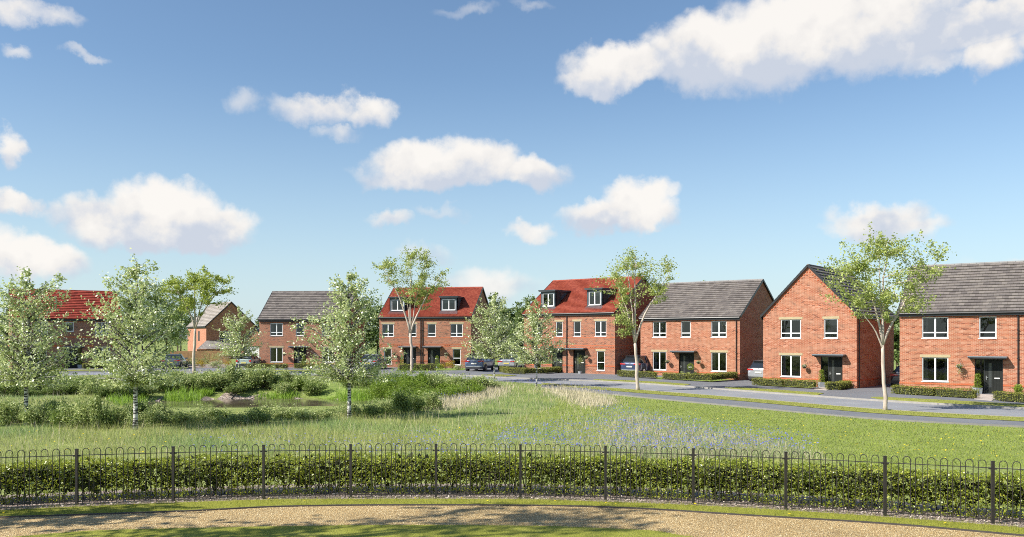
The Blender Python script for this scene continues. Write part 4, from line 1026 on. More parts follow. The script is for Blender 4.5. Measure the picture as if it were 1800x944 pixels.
# house turned away behind the timber fence, with a garage in front of the next one
def back_house():
    X0, Y0 = (362.5-CX)*128/FX, 128.0
    phi = -38
    e = empty('brick_house', (X0, Y0, .33), R(38), 'grey roofed brick house standing back behind the timber garden fence, gable to the right', 'house')
    W = 7.6; D = 8.8; H = 4.95; rise = 3.6
    # local x runs along the shaded gable to the right, local y along the sunlit side wall to the left
    ops = [(2.0, 3.7, 2.95, 4.2)]
    m = MB(); holes_wall(m, W, H, ops); m.poly([(W, 0, -.4), (W, D, -.4), (W, D, H), (W, 0, H)]); m.poly([(W, D, -.4), (0, D, -.4), (0, D, H), (W, D, H)])
    m.poly([(0, 0, H), (W, 0, H), (W/2, 0, H+rise)]); m.poly([(W, D, H), (0, D, H), (W/2, D, H+rise)]); m.poly([(0, D, -.4), (0, 0, -.4), (0, 0, H), (0, D, H)], 1)
    m.build('wall', [BR_OR, BR_SUNLIT], e); window(e, *ops[0], kind='double')
    roof(e, W, D, H, rise, T_PALE, .33, 'y')
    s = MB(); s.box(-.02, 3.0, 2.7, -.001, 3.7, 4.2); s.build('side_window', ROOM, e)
    ln = MB(); ln.poly([(-.0, -.05, 2.75), (4.3, -.05, 2.75), (4.3, -2.6, 1.55), (-2.2, -2.6, 1.55)][::-1], 0)
    ln.poly([(4.3, -.05, 2.75), (4.3, -.05, -.2), (4.3, -2.6, -.2), (4.3, -2.6, 1.5)], 1); ln.poly([(-2.2, -2.6, 1.5), (4.3, -2.6, 1.5), (4.3, -2.6, -.2), (-2.2, -2.6, -.2)][::-1], 1)
    ln.build('lean_to', [T_PALE, BR_OR], e)
    return e
back_house()
X0 = (424-CX)*103/FX; 
g = empty('garage', (X0, 103, .34), R(-2), 'brick garage with a white up-and-over door beside the grey roofed house', 'garage')
m = MB(); holes_wall(m, 3.4, 2.6, [(.35, 2.75, -.1, 2.15)]); m.poly([(3.4,0,-.4),(3.4,6,-.4),(3.4,6,2.6),(3.4,0,2.6)]); m.poly([(0,6,-.4),(0,0,-.4),(0,0,2.6),(0,6,2.6)]); m.poly([(0,0,2.6),(3.4,0,2.6),(1.7,0,4.2)]); m.poly([(3.4,6,2.6),(0,6,2.6),(1.7,6,4.2)])
m.build('wall', BR_OR, g)
m = MB(); m.box(.35, .1, -.05, 2.75, .14, 2.15)
for k in range(10): m.box(.37+k*.24, .085, 0, .37+k*.24+.2, .1, 2.13)
m.build('garage_door', WHITE, g); roof(g, 3.4, 6, 2.6, 1.6, T_GREY, .33, 'y')

# timber fence
TIM = plain('fence_timber', (.30,.17,.08,1), .8, var=.3, vscale=2.5)
fa, fb = np.array([(300-CX)*104/FX, 104]), np.array([(404-CX)*104/FX, 104.])
ft = empty('timber_fence', (fa[0], fa[1], .33), 0, 'brown close-boarded timber fence behind the garden shrubs on the left', 'fence')
m = MB(); L = fb[0]-fa[0]; n = int(L/.13)
for k in range(n): m.box(k*.13, 0, 0, k*.13+.122, .02+.008*(k % 2), 1.55)
m.build('board_panel', TIM, ft)
for k in range(5): m = MB(); m.box(k*L/4-.05, .03, 0, k*L/4+.05, .13, 1.6); m.build('post', TIM, ft)

# meter boxes, baskets, topiary beside the doors
def pu(F_, x): return F_.u(x)
basket(F6, F6.u(1688), 1.72, 'trailing white flower basket on the wall of the rightmost house', True, .2, .32)
basket(F5, F5.u(1417), 1.50, 'round white-flowered hanging basket on the gable fronted house', False, .19, .34)
basket(F4, F4.u(1176.5), 1.45, 'hanging basket left of the door of the wide double fronted house', False, .2, .34)
basket(F4, F4.u(1231), 1.45, 'hanging basket right of the door of the wide double fronted house', False, .2, .34)
basket(FD, FD.u(1034.5), 1.50, 'pale hanging basket beside the tall narrow window of the nearer townhouses', False, .2, .34)
basket(F3, F3.u(694.5), 1.50, 'trailing hanging basket at the left door of the farther townhouses', True, .2, .32)
basket(F3, F3.u(786), 1.50, 'trailing hanging basket at the right door of the farther townhouses', True, .2, .32)
basket(F2, F2.u(501.5), 1.45, 'hanging basket left of the door of the brown brick grey roofed house', False, .2, .34)
basket(F1, F1.u(157.5), 1.35, 'round hanging basket on the dark brick house at the left edge', False, .22, .34)
def top_at(F_, x, out, label, kind, planter, h): topiary(*fw(F_, F_.u(x), -out), label, kind, planter, h)
top_at(F6, 1720, .42, 'tall clipped bush in a grey planter at the door of the rightmost house', 'spiral', True, .95)
top_at(F5, 1448, .42, 'tall clipped bush in a grey planter at the door of the gable fronted house', 'spiral', True, .95)
top_at(F4, 1218, .45, 'round ball topiary on a stem at the door of the wide double fronted house', 'ball', False, 1.1)
top_at(FD, 1024.5, .45, 'loose leafy potted shrub at the door of the nearer townhouses', 'loose', False, 1.3)
top_at(F3, 709, .42, 'spiral clipped evergreen at the left door of the farther townhouses', 'spiral', False, 1.15)
top_at(F3, 770.5, .42, 'spiral clipped evergreen at the right door of the farther townhouses', 'spiral', False, 1.15)
top_at(F2, 536, .42, 'clipped evergreen right of the door of the brown brick grey roofed house', 'spiral', False, 1.15)
top_at(F1, 140.5, .42, 'clipped evergreen in a grey planter at the door of the dark brick house', 'spiral', True, 1.1)
# ------------------------------------------------------------------ clipped front hedges
def clipped(label, P, h=.5, dpt=.55, mat=L_BOX, group='low clipped hedges in front of the houses'):
    L = [np.array(pg(x, y)[:2]) for x, y in P]; o = L[0]; z = float(zg(*o))+.06
    e = empty('clipped_hedge', (o[0], o[1], z), 0, label, 'hedge', group)
    rg = np.random.default_rng(int(abs(o[0]*31+o[1]*17))); ln = sum(np.linalg.norm(L[i+1]-L[i]) for i in range(len(L)-1))
    n = int(ln*620); p, nn, s = along(L, n, rg)
    w_ = dpt+.03*np.sin(s*3.1); f = rg.uniform(0, 1, n); v = rg.uniform(0, 1, n); dep = np.where(f < .45, rg.exponential(.035, n), np.where(f < .85, v*w_, w_-rg.exponential(.04, n)))
    zz = np.where(f < .45, rg.uniform(.03, h, n), np.where(f < .85, h-rg.exponential(.025, n), rg.uniform(.03, h, n)))
    zz = zz*(1+.05*np.sin(s*4.7)); dep = dep+.03*np.sin(s*6.3+zz*5)
    q = p+nn*dep[:, None]; C = np.stack([q[:, 0]-o[0], q[:, 1]-o[1], zz], 1)
    # close the two ends
    k = int(n*.06); 
    for end, dirn in ((L[0], L[0]-L[1]), (L[-1], L[-1]-L[-2])):
        d = dirn/np.linalg.norm(dirn); nr = np.array([-d[1], d[0]]); nr = nr if nr[1] > 0 else -nr
        qq = end+nr*rg.uniform(0, dpt, (k, 1))+d*rg.normal(0, .03, (k, 1)); C = np.concatenate([C, np.stack([qq[:, 0]-o[0], qq[:, 1]-o[1], rg.uniform(.03, h, k)], 1)])
    leaves(rg, C, .062, 'foliage', mat, e, up=.5, droop=0)
    m = MB()
    for i in range(len(L)-1):
        a, b = L[i]-o, L[i+1]-o; d = (b-a)/np.linalg.norm(b-a); nr = np.array([-d[1], d[0]]); nr = nr if nr[1] > 0 else -nr
        c = (nr*dpt*.5); m.bar((a[0]+c[0]+d[0]*.1, a[1]+c[1]+d[1]*.1, h*.46), (b[0]+c[0]-d[0]*.1, b[1]+c[1]-d[1]*.1, h*.46), dpt*.62, h*.72)
    m.build('branches', plain('inner_twig', (.035,.04,.015,1), .9), e)
    return e
clipped('clipped hedge left of the door path of the rightmost house', [(1566,694),(1640,698.5),(1712,703)], .5, .55)
clipped('clipped hedge right of the door path of the rightmost house', [(1744,706.5),(1800,710.5),(1890,717)], .5, .55)
clipped('long clipped hedge left of the door of the gable fronted house', [(1321,678.6),(1375,682),(1430,685.6)], .5, .55)
clipped('short clipped hedge right of the door of the gable fronted house', [(1454,687.4),(1478,687.6),(1501,683.4)], .5, .5)
clipped('short clipped hedge between the nearer townhouses and the next house', [(1085,663.4),(1118,665.6),(1150,667.6)], .5, .5)
clipped('long clipped hedge before the wide double fronted house', [(1164,668.4),(1206,671),(1250,673.4),(1297,669.8)], .5, .55)
clipped('curved clipped hedge in front of the nearer townhouses', [(877,655.2),(892,658.0),(921,659.4),(960,658.4),(997,655.6)], .5, .6)
clipped('clipped hedge below the doors of the farther townhouses', [(700,652.8),(765,652.8)], .62, .6)
clipped('clipped hedge left of the door of the brown brick house', [(434,649.4),(504,649.4)], .5, .5)
clipped('clipped hedge right of the door of the brown brick house', [(517,649.2),(560,649.4),(612,649.8)], .5, .5)
clipped('clipped hedge right of the door of the dark brick house', [(145,650),(192,649.4)], .55, .5)
clipped('clipped hedge before the left window of the dark brick house', [(30,651.5),(96,650.6)], .5, .5)

# ------------------------------------------------------------------ shrubs
def shrub_mesh(rg, h, r, n, size, mat, mode='cloud', fl=None):
    k = max(6, int(10*r)); cc = rg.normal(size=(k, 3)); cc = unit(cc)*np.array([r*.62, r*.62, h*.42])*rg.uniform(.55, 1.05, (k, 1)); cc[:, 2] = cc[:, 2]*.9+h*.46
    i = rg.integers(0, k, n); C = cc[i]+unit(rg.normal(size=(n, 3)))*rg.uniform(.4, 1.0, (n, 1))**.5*np.array([.38, .38, .30])*min(r, h)*rg.uniform(.8, 1.1, (n, 1))
    C[:, 2] = np.abs(C[:, 2])+.02
    if mode == 'feather':                       # loose sprays pushing out of the top
        k2 = n//4; a = rg.uniform(0, 2*np.pi, k2); rr = r*np.sqrt(rg.uniform(0, 1, k2)); sp_ = rg.integers(0, 40, k2)
        ax = rg.uniform(0, 2*np.pi, 40)[sp_]; ar = (r*.9*np.sqrt(rg.uniform(0, 1, 40)))[sp_]; th = (h*rg.uniform(.85, 1.28, 40))[sp_]; f = rg.uniform(.3, 1, k2)
        S = np.stack([np.cos(ax)*ar*(.7+.45*f)+rg.normal(0, .035, k2), np.sin(ax)*ar*(.7+.45*f)+rg.normal(0, .035, k2), th*f+rg.normal(0, .02, k2)], 1); C = np.concatenate([C, S])
    return C
def shrub(x, y, h, r, mat, label, group=None, n=900, size=.06, mode='feather', name='shrub', cat='shrub', lift=0, seed=None, flower=None, src=None):
    X, Y, z = pg(x, y); rg = np.random.default_rng(seed if seed is not None else int(x*7+y*13)); n = int(n)
    e = empty(name, (X, Y, z-.03+lift), rg.uniform(0, 6.28), label, cat, group)
    if src is not None:                          # a further bush of the same make: copy its parts, turned and scaled
        for ch in src.children:
            c = ch.copy(); COL.objects.link(c); c.parent = e
        f = src['_s']; e.scale = (r/f[1], r/f[1], h/f[0]); return e
    C = shrub_mesh(rg, h, r, n, size, mat, mode); o = leaves(rg, C, size, 'foliage', mat, e, droop=-.25, aspect=.5)
    m = MB()
    for k in range(7):
        a = rg.uniform(0, 6.28); rr = r*.5; m.tube([(0, 0, -.05), (math.cos(a)*rr*.5, math.sin(a)*rr*.5, h*.35), (math.cos(a)*rr, math.sin(a)*rr, h*.75)], [.014, .01, .005], 4)
    m.build('stem', TWIG, e)
    if flower is not None:
        k = n//2; a = C[rg.integers(0, len(C), k)]*np.array([1.06, 1.06, 1.05]); leaves(rg, a, .06, 'flowers', flower, e, up=.6)
    return e
class Proto: pass
protos = {}
def bank(x, y, h, r, kind, label, group, n=1500, size=.06):
    q_ = random.Random(int(x*31+y*17)); h = h*.76*q_.uniform(.62, 1.32); r = r*q_.uniform(.7, 1.25); y = y+q_.uniform(-2.2, 2.2)
    mt = {'grey': L_GREY, 'dark': L_DARKS, 'bright': L_BRIGHT}[kind]; key = (kind, int(x*3+y) % 3)
    if key in protos:
        src, f = protos[key]; X, Y, z = pg(x, y); e = empty('shrub', (X, Y, z-.03), (x*1.7) % 6.28, label, 'shrub', group)
        for ch in src.children:
            c = ch.copy(); COL.objects.link(c); c.parent = e
        e.scale = (r/f[1], r/f[1], h/f[0]); return
    e = shrub(x, y, h, r, mt, label, group, n=n, size=size, seed=len(protos)+3)
    protos[key] = (e, (h, r))
rr_ = random.Random(11)
row1 = [(0,745),(60,748),(120,752),(200,750),(300,746),(440,744),(520,739),(600,734),(700,728),(762,723)]
xs1 = list(range(-40, 760, 17))
for i, x in enumerate(xs1):
    y = np.interp(x, [a for a, _ in row1], [b for _, b in row1])+rr_.uniform(-5, 3); h = np.interp(x, [0, 130, 260, 350, 420, 520, 640, 700, 760], [1.05, 1.05, .9, .58, .82, .58, .62, 1.0, .85])*rr_.uniform(.82, 1.12)
    kind = 'dark' if (i % 4 == 1 or 390 < x < 430 or 690 < x < 745) else 'grey'
    bank(x, y, h, rr_.uniform(.62, .82), kind, 'feathery grey-green shrub in the row between the near grass and the pond' if kind == 'grey' else 'darker bushy shrub in the row between the near grass and the pond', 'shrubs along the near side of the pond', 2300, .075)
for i, x in enumerate(range(-30, 260, 34)):
    y = np.interp(x, [a for a, _ in row1], [b for _, b in row1])-11+rr_.uniform(-3, 3)
    bank(x, y, rr_.uniform(.6, .82), rr_.uniform(.6, .8), 'grey' if i % 3 else 'dark', 'low shrub behind the front row at the edge of the pond', 'low shrubs at the near edge of the pond', 2300, .075)
# far side of the pond
far = []
for i, x in enumerate(range(-30, 262, 16)): far.append((x, 694+rr_.uniform(-6, 4), rr_.uniform(.85, 1.15), rr_.uniform(.8, 1.05), 'dark' if i % 3 else 'grey', 'dark leafy shrub on the left bank behind the pond' if i % 3 else 'greyish shrub on the left bank behind the pond', 'shrubs on the left bank behind the pond'))
for i, x in enumerate(range(-20, 262, 24)): far.append((x, 681+rr_.uniform(-4, 3), rr_.uniform(.9, 1.2), rr_.uniform(.9, 1.1), 'grey' if i % 2 else 'dark', 'tall shrub at the back of the left bank below the dark brick house', 'tall shrubs at the back of the left bank'))
for i, x in enumerate(range(278, 506, 14)): far.append((x, 685.5+rr_.uniform(-2, 2), rr_.uniform(1.3, 1.5)*(1 if x < 480 else .8), rr_.uniform(.9, 1.15), 'grey' if i % 5 else 'dark', 'grey-green shrub in the thick row behind the pond shingle', 'shrubs in the thick row behind the pond'))
for i, x in enumerate(range(285, 520, 22)): far.append((x, 675+rr_.uniform(-2, 2), rr_.uniform(.9, 1.1), rr_.uniform(.9, 1.1), 'grey', 'pale shrub at the back of the row beside the road', 'pale shrubs beside the road'))
for i, x in enumerate(range(515, 555, 13)): far.append((x, 686, 1.15, .8, 'dark' if i % 2 else 'bright', 'fresh green shrub at the end of the row by the grass bank', 'green shrubs by the grass bank'))
for i, x in enumerate(range(612, 660, 14)): far.append((x, 682+rr_.uniform(-2, 2), 1.4, .85, 'dark', 'dark green shrub left of the bright willow bush', 'dark shrubs left of the bright bush'))
for i, x in enumerate([655,672,690,708,724,738,668,704,732]): far.append((x, [700,702,702,701,699,696,690,689,689][i], [1.2,1.5,1.55,1.5,1.4,1.2,1.5,1.6,1.5][i], .95, 'bright', 'bright green willow bush in front of the farther townhouses', 'bright green willow bushes'))
for i, x in enumerate(range(744, 858, 13)): far.append((x, 690-i*.7+rr_.uniform(-2, 2), 1.25-.05*i, .95, 'grey' if i % 3 else 'bright', 'grey-green shrub sloping down right of the bright willow bush', 'shrubs right of the bright bush'))
for i, x in enumerate(range(640, 880, 15)): far.append((x, 679+(x-640)*.008+rr_.uniform(-1, 1), .95 if x < 800 else .75, .9, 'grey', 'shrub at the back of the bank along the road edge', 'shrubs along the road edge'))
for i, x in enumerate(range(700, 850, 16)): far.append((x, 703-max(0, x-760)*.12+rr_.uniform(-2, 2), .8, .75, 'bright', 'low bright green bush above the straw coloured grass', 'low bright bushes above the straw grass'))
for a in far: bank(*a, n=2300, size=.075)
# tall fresh reeds at the water
def reeds(P, n, h0, h1, label):
    q = scatter(n, min(a for a, _ in P), max(a for a, _ in P), max(663, min(b for _, b in P)), max(b for _, b in P), lambda u, v: inpoly(u, v, P))
    tag(blades(rng, onground(q), rng.uniform(h0, h1, n), rng.uniform(.018, .034, n), .6, 'reeds', B_REED), label, 'reeds', kind='stuff')
reeds([(185,712),(196,700),(225,694),(262,698),(258,712),(215,716)], 800, .3, .65, 'bright green reeds at the left end of the pond')
reeds([(288,708),(292,698),(330,692),(362,698),(350,710),(310,712)], 650, .3, .85, 'tall bright reeds between the two shingle patches')
reeds([(342,694),(362,690),(378,692),(372,697),(350,697)], 250, .3, .5, 'short bright reeds above the shingle')
reeds([(446,704),(460,696),(520,694),(530,700),(500,706)], 450, .25, .6, 'bright reeds along the far edge of the water')
reeds([(590,700),(610,692),(660,692),(700,698),(690,706),(640,708),(600,706)], 900, .3, .7, 'bright reeds at the right end of the pond')
reeds([(560,704),(620,700),(640,710),(600,712)], 350, .2, .4, 'thin reeds in the shallow water')
patch('grass_bank', [(545,690),(548,676),(570,667),(600,667),(615,674),(606,690),(575,692)], G_LAWN, .06)

# garden shrubs round the houses
label_g = 'white flowering plants in the front beds'
def gshrub(x, y, h, r, mat, label, **k): shrub(x, y, h, r, mat, label, k.get('g'), n=k.get('n', 420), size=.085, mode=k.get('mode', 'cloud'), lift=.05, flower=k.get('fl'))
gshrub(336,642,.9,.9,L_GREY,'pale green garden shrub just left of the tall pale trunk'); gshrub(354,641.5,1.1,1.1,L_DARKS,'dark shrub in the garden bed right of the tall pale trunk')
gshrub(366,640,1.7,1.3,L_GREY,'tallest grey-green shrub against the timber fence', n=700); gshrub(382,640.5,1.3,1.0,L_GREY,'grey-green shrub by the right part of the timber fence')
gshrub(353,646.8,.75,.75,L_YEL,'golden yellow bush left of the driveway flowers', n=600); gshrub(334,648,.8,.8,L_GREY,'white flowering bush beside the tall pale trunk', fl=L_WHITEF)
gshrub(385,647.2,.85,.95,L_GREY,'large white flowering bush in the garden bed', fl=L_WHITEF, n=800); gshrub(374,647.6,.7,.7,L_GREY,'small white flowering bush at the left of the flower bed', fl=L_WHITEF); gshrub(403,645.5,.7,.7,L_YEL,'small ochre bush next to the small hatchback')
gshrub(404,639,1.4,1.1,L_DARKS,'dark green bush under the small birch by the hatchback'); gshrub(276,645,1.0,1.2,L_DARKS,'dark bush left of the dark grey saloon')
gshrub(784,650.2,.85,.75,L_YEL,'orange yellow bush by the tall window of the farther townhouses', n=600); gshrub(795,650,.9,.6,L_YEL,'second yellow bush by the tall window of the farther townhouses', n=500); gshrub(772,650.5,.6,.6,L_BRIGHT,'fresh green low bush at the end of the townhouse hedge'); gshrub(805,651,.85,.7,L_GREY,'white flowering bush behind the dark blue car', fl=L_WHITEF, n=600)
gshrub(739,646.2,.85,.9,L_BOX,'rounded bush between the doors of the farther townhouses')
gshrub(1785,700.5,.72,.65,L_TOPI,'round clipped bush against the wall right of the last door', n=1100)
for i, (x, y) in enumerate([(1198,664),(1209,664.5),(1221,665),(1233,665.4),(1243,665.8)]): gshrub(x, y, .52, .32, L_GREY, 'white flowering plant in the bed under the wide double fronted house', fl=L_WHITEF, n=260, g=label_g)
for x, y in [(1366,675.5),(1378,676.3),(1390,677),(1402,678)]: gshrub(x, y, .62, .34, L_GREY, 'white flowering plant behind the hedge of the gable fronted house', fl=L_WHITEF, n=260, g=label_g)
for x, y in [(1700,692),(1711,693)]: gshrub(x, y, .6, .3, L_GREY, 'small white flowering plant beside the door of the rightmost house', fl=L_WHITEF, n=220, g=label_g)
# beds and door paths
patch('garden_bed', [(1180,668.6),(1250,672.2),(1290,669.0),(1288,666.3),(1200,662.6)], G_LAWN, .075); patch('garden_bed', [(1330,679),(1425,684),(1432,681),(1345,673)], G_LAWN, .075)
patch('garden_bed', [(1575,694),(1706,701.5),(1712,695),(1590,684)], G_LAWN, .075); patch('garden_bed', [(1154,667.8),(1163,668.6),(1168,664.5),(1150,664)], G_LAWN, .075)
patch('door_path', [(1712,703.6),(1743,706.5),(1762,697.5),(1722,694.6)], SLAB, .079); patch('door_path', [(1431,686),(1453,688),(1478,684),(1452,680.5)], SLAB, .079)
patch('garden_bed', [(270,646.4),(330,648.8),(410,647.6),(410,641),(275,641.5)], MULCH, .075); patch('front_lawn', [(765,652.6),(815,652.0),(822,648.3),(700,648.3),(698,652)], G_LAWN, .072)
patch('front_lawn', [(0,651.6),(110,650.2),(110,648),(0,649)], G_LAWN, .072)

# ------------------------------------------------------------------ trees
def tree(x, y, H, label, cat, style, crown, seed, leafm, bark, nleaf=6000, lsize=.085, group=None, tr=.10, fork=.4, clear=.17, world=None, parts=True, lean=0.0):
    """crown: list of (dx, dz, rx, rz) ellipsoids in metres relative to the trunk foot; leaves fill clumps inside them"""
    rg = np.random.default_rng(seed); rn = random.Random(seed)
    X, Y, z = pg(x, y) if world is None else world
    nm = {'birch': 'birch_tree', 'street': 'street_tree', 'back': 'background_tree'}[style]
    e = empty(nm, (X, Y, z-.02), 0, label, cat, group)
    tk = MB(); br = MB()
    # trunk
    if style == 'birch':
        pts = []; n = 14; wx = wy = 0
        for i in range(n+1):
            f = i/n; wx += rn.gauss(0, .025)*H/6; wy += rn.gauss(0, .025)*H/6; pts.append(Vector((wx*f+lean*f*H, wy*f, H*.93*f)))
        rad = [tr*(1-.93*(i/n))**.85+.006 for i in range(n+1)]; rad[0] *= 1.25; tk.tube(pts, rad, 10); tops = [(p, r) for p, r in zip(pts, rad)]
    else:
        hf = H*fork; pts = []; n = 9; wx = wy = 0
        for i in range(n+1):
            f = i/n; wx += rn.gauss(0, .022)*H/8; wy += rn.gauss(0, .022)*H/8; pts.append(Vector((wx+lean*f*hf, wy, hf*f)))
        rad = [tr*(1.25 if i == 0 else 1.0)*(1-.28*i/n)*(1+.05*rn.uniform(-1, 1)) for i in range(n+1)]; tk.tube(pts, rad, 11, cap=True); tops = []
        limbs = 5 if style == 'street' else 6; top = pts[-1]
        az0 = rn.uniform(0, 6.28)
        for k in range(limbs):
            a = az0+2*math.pi*k/limbs*1.02+rn.uniform(-.35, .35); e0 = crown[k % len(crown)]
            if k == 0: tgt = Vector((crown[0][0]*.8, 0, H*.93))
            else: tgt = Vector((e0[0]+math.cos(a)*e0[2]*.62, math.sin(a)*e0[2]*.55, e0[1]+e0[3]*rn.uniform(.05, .6)))
            b0 = top if k < 3 else pts[-2]+(pts[-1]-pts[-2])*rn.uniform(.1, .8); lp = []; m_ = 8
            for i in range(m_+1):
                f = i/m_; g_ = f**1.25; lp.append(Vector((b0.x+(tgt.x-b0.x)*g_+rn.gauss(0, .05)*f*(1.5-f), b0.y+(tgt.y-b0.y)*g_+rn.gauss(0, .05)*f, b0.z+(tgt.z-b0.z)*(f*.97+.03*math.sin(f*3)))))
            r0 = tr*(.62 if k < 3 else .4); lr = [r0*(1-.88*(i/m_))+.005 for i in range(m_+1)]; br.tube(lp, lr, 7); tops += list(zip(lp[2:], lr[2:]))
    # clumps in the crown, each carried by a thin branch from the nearest limb below it
    area = sum(c[2]*c[3] for c in crown); dens = 95 if style == 'birch' else 46
    if style == 'back': dens = 34
    clumps = []
    for (dx, dz, rx, rz) in crown:
        k = max(8, int(dens*rx*rz/area*2.2))
        for _ in range(k):
            v = unit(rg.normal(size=3)); r = rg.uniform(.25, 1)**.42
            clumps.append((dx+v[0]*rx*r, v[1]*rx*r*.95, dz+v[2]*rz*r, min(rx, rz)))
    A = []
    for (cx_, cy_, cz_, sc) in clumps:
        if cz_ > H: cz_ = H
        c = Vector((cx_, cy_, cz_)); best = None
        for p, r in tops:
            dz = c.z-p.z; hd_ = math.hypot(c.x-p.x, c.y-p.y)
            if style == 'birch': cost = abs(dz-hd_*(.75))+hd_*.2+(3 if p.z < H*.22 else 0)
            else: cost = (c-p).length+(1.5 if dz < -.1 else 0)
            if best is None or cost < best[0]: best = (cost, p, r)
        p, r = best[1], best[2]; L = (c-p).length
        if L > .15:
            mid = p.lerp(c, .5)+Vector((rn.gauss(0, .06)*L, rn.gauss(0, .06)*L, (.07 if style != 'birch' else .04)*L)); r0 = min(r*.6, .008+.008*L); br.tube([p, mid, c], [r0, r0*.65, .003], 4, cap=False)
        n = max(3, int(nleaf/len(clumps)*rg.uniform(.35, 1.7))); sg = sc*(.07 if style == 'birch' else .14)*rg.uniform(.7, 1.3)+.045
        t_ = rg.uniform(.30, 1.12, n)
        base = np.array(p)[None]*(1-t_[:, None])+np.array(c)[None]*t_[:, None]; w_ = np.where(t_ > .75, 1.0, .45)[:, None]
        lf = base+rg.normal(size=(n, 3))*sg*w_*np.array([1.15, 1.15, .8])
        if style == 'birch': lf[:, 2] -= np.abs(rg.normal(0, .10, n))
        A.append(lf)
        # small outlying sprays break the outline
        if rg.uniform() < (.6 if style == 'birch' else .45):
            d = unit(np.array([cx_-0, cy_, (cz_-H*.45)*.7])); k = int(n*.3); u_ = rg.uniform(0, 1, (k, 1)); s2 = np.array(c)+d*u_*sc*rg.uniform(.25, .6)+rg.normal(size=(k, 3))*.05; A.append(s2)
            br.tube([c, Vector(np.array(c)+d*sc*.4)], [.004, .002], 3, cap=False)
    A = np.concatenate(A); A = A[A[:, 2] > (H*clear if style == 'birch' else .25)]; A[:, 2] = np.minimum(A[:, 2], H+.3)
    tk.build('trunk', bark, e, smooth=True); cr = leaves(rg, A, lsize, 'crown', leafm, e, droop=.25, aspect=.72)
    br.build('branches', bark, e, smooth=True)
    return e
def birch(x, y, H, W, label, seed, n, ls=.095, tr=.085, clear=.25):
    r = W/2; q = random.Random(seed*3); u = q.uniform
    cr = [(u(-.1,.1)*r, H*.34, r*.95, H*.13), (u(-.15,.15)*r, H*.48, r, H*.17), (u(-.1,.1)*r, H*.64, r*.88, H*.16), (u(-.1,.1)*r, H*.78, r*.62, H*.13), (u(.25,.5)*r, H*.86, r*.18, H*.10), (u(-.5,-.25)*r, H*.85, r*.18, H*.10), (u(-.1,.1)*r, H*.93, r*.14, H*.08), (.55*r, H*.28, r*.6, H*.06), (-.55*r, H*.29, r*.6, H*.06), (u(.8,1.0)*r, H*u(.4,.6), r*.35, H*.06), (-u(.8,1.0)*r, H*u(.4,.65), r*.35, H*.06)]
    return tree(x, y, H, label, 'birch tree', 'birch', cr, seed, L_BIRCH, BK_BIRCH, n, ls, None, tr, clear=clear)
birch(46, 747, 6.35, 4.1, 'tallest spreading white-barked birch at the left edge of the picture', 101, 9500, tr=.085)
birch(238, 755.5, 6.75, 3.4, 'tall white-barked birch with a narrow top, second large birch from the left', 102, 9500, tr=.08)
birch(614, 737, 6.4, 3.7, 'broad round birch standing just left of the farther townhouses', 103, 10000, tr=.08)
birch(419.5, 662, 5.8, 3.4, 'small birch on the verge in front of the small hatchback and garage', 104, 5200, ls=.12, tr=.06, clear=.3)
birch(869, 671, 6.6, 4.0, 'small birch before the dark blue car, right of the farther townhouses', 105, 7000, ls=.12, tr=.06, clear=.27)
birch(943, 681, 6.1, 3.7, 'small birch before the left half of the nearer townhouses', 106, 7000, ls=.11, tr=.055, clear=.27)
def street(x, y, H, cr, label, seed, n, tr, fork, lm=L_STREET, ls=.1, lean=0.):
    return tree(x, y, H, label, 'street tree', 'street', cr, seed, lm, BK_PALE, n, ls, None, tr, fork, lean=lean)
street(1555, 724, 8.6, [(.1, 6.5, 2.0, 1.75), (-1.7, 6.3, 1.2, 1.3), (2.0, 7.0, 1.35, .9), (.4, 7.7, 1.1, .85), (-.6, 4.9, 1.3, .8), (1.0, 5.3, 1.2, .9), (-1.5, 7.2, .7, .7)], 'large pale-trunked tree on the near verge before the right-hand houses', 201, 9500, .098, .36, ls=.10)
street(1121, 688, 9.3, [(-.2, 7.3, 1.5, 1.6), (1.4, 7.4, 1.1, 1.2), (-1.6, 6.7, 1.1, 1.0), (-.7, 5.2, 1.0, 1.1), (-.3, 8.2, .9, .9), (1.5, 6.2, .6, .6), (-.9, 4.1, .6, .7)], 'slender pale-trunked tree on the verge before the nearer townhouses', 202, 6200, .125, .33, ls=.11)
street(723, 657, 11.0, [(-.1, 8.7, 1.9, 1.9), (-2.1, 8.9, 1.3, 1.2), (1.9, 8.4, 1.3, 1.4), (.6, 10, 1.2, .9), (0, 6.9, 1.6, 1.0), (1.2, 6.3, .8, .8)], 'tall forked pale-trunked tree in front of the farther townhouses', 203, 7500, .15, .32, ls=.13)
street(341.5, 657.6, 9.3, [(0, 7.2, 1.8, 1.5), (-1.6, 7.6, 1.3, 1.2), (1.8, 7.2, 1.5, 1.4), (.8, 8.2, 1.4, .9), (0, 5.7, 1.3, .7)], 'pale-trunked tree with a dense green crown on the left, by the dark grey saloon', 204, 11000, .14, .42, L_STREETD, .13)
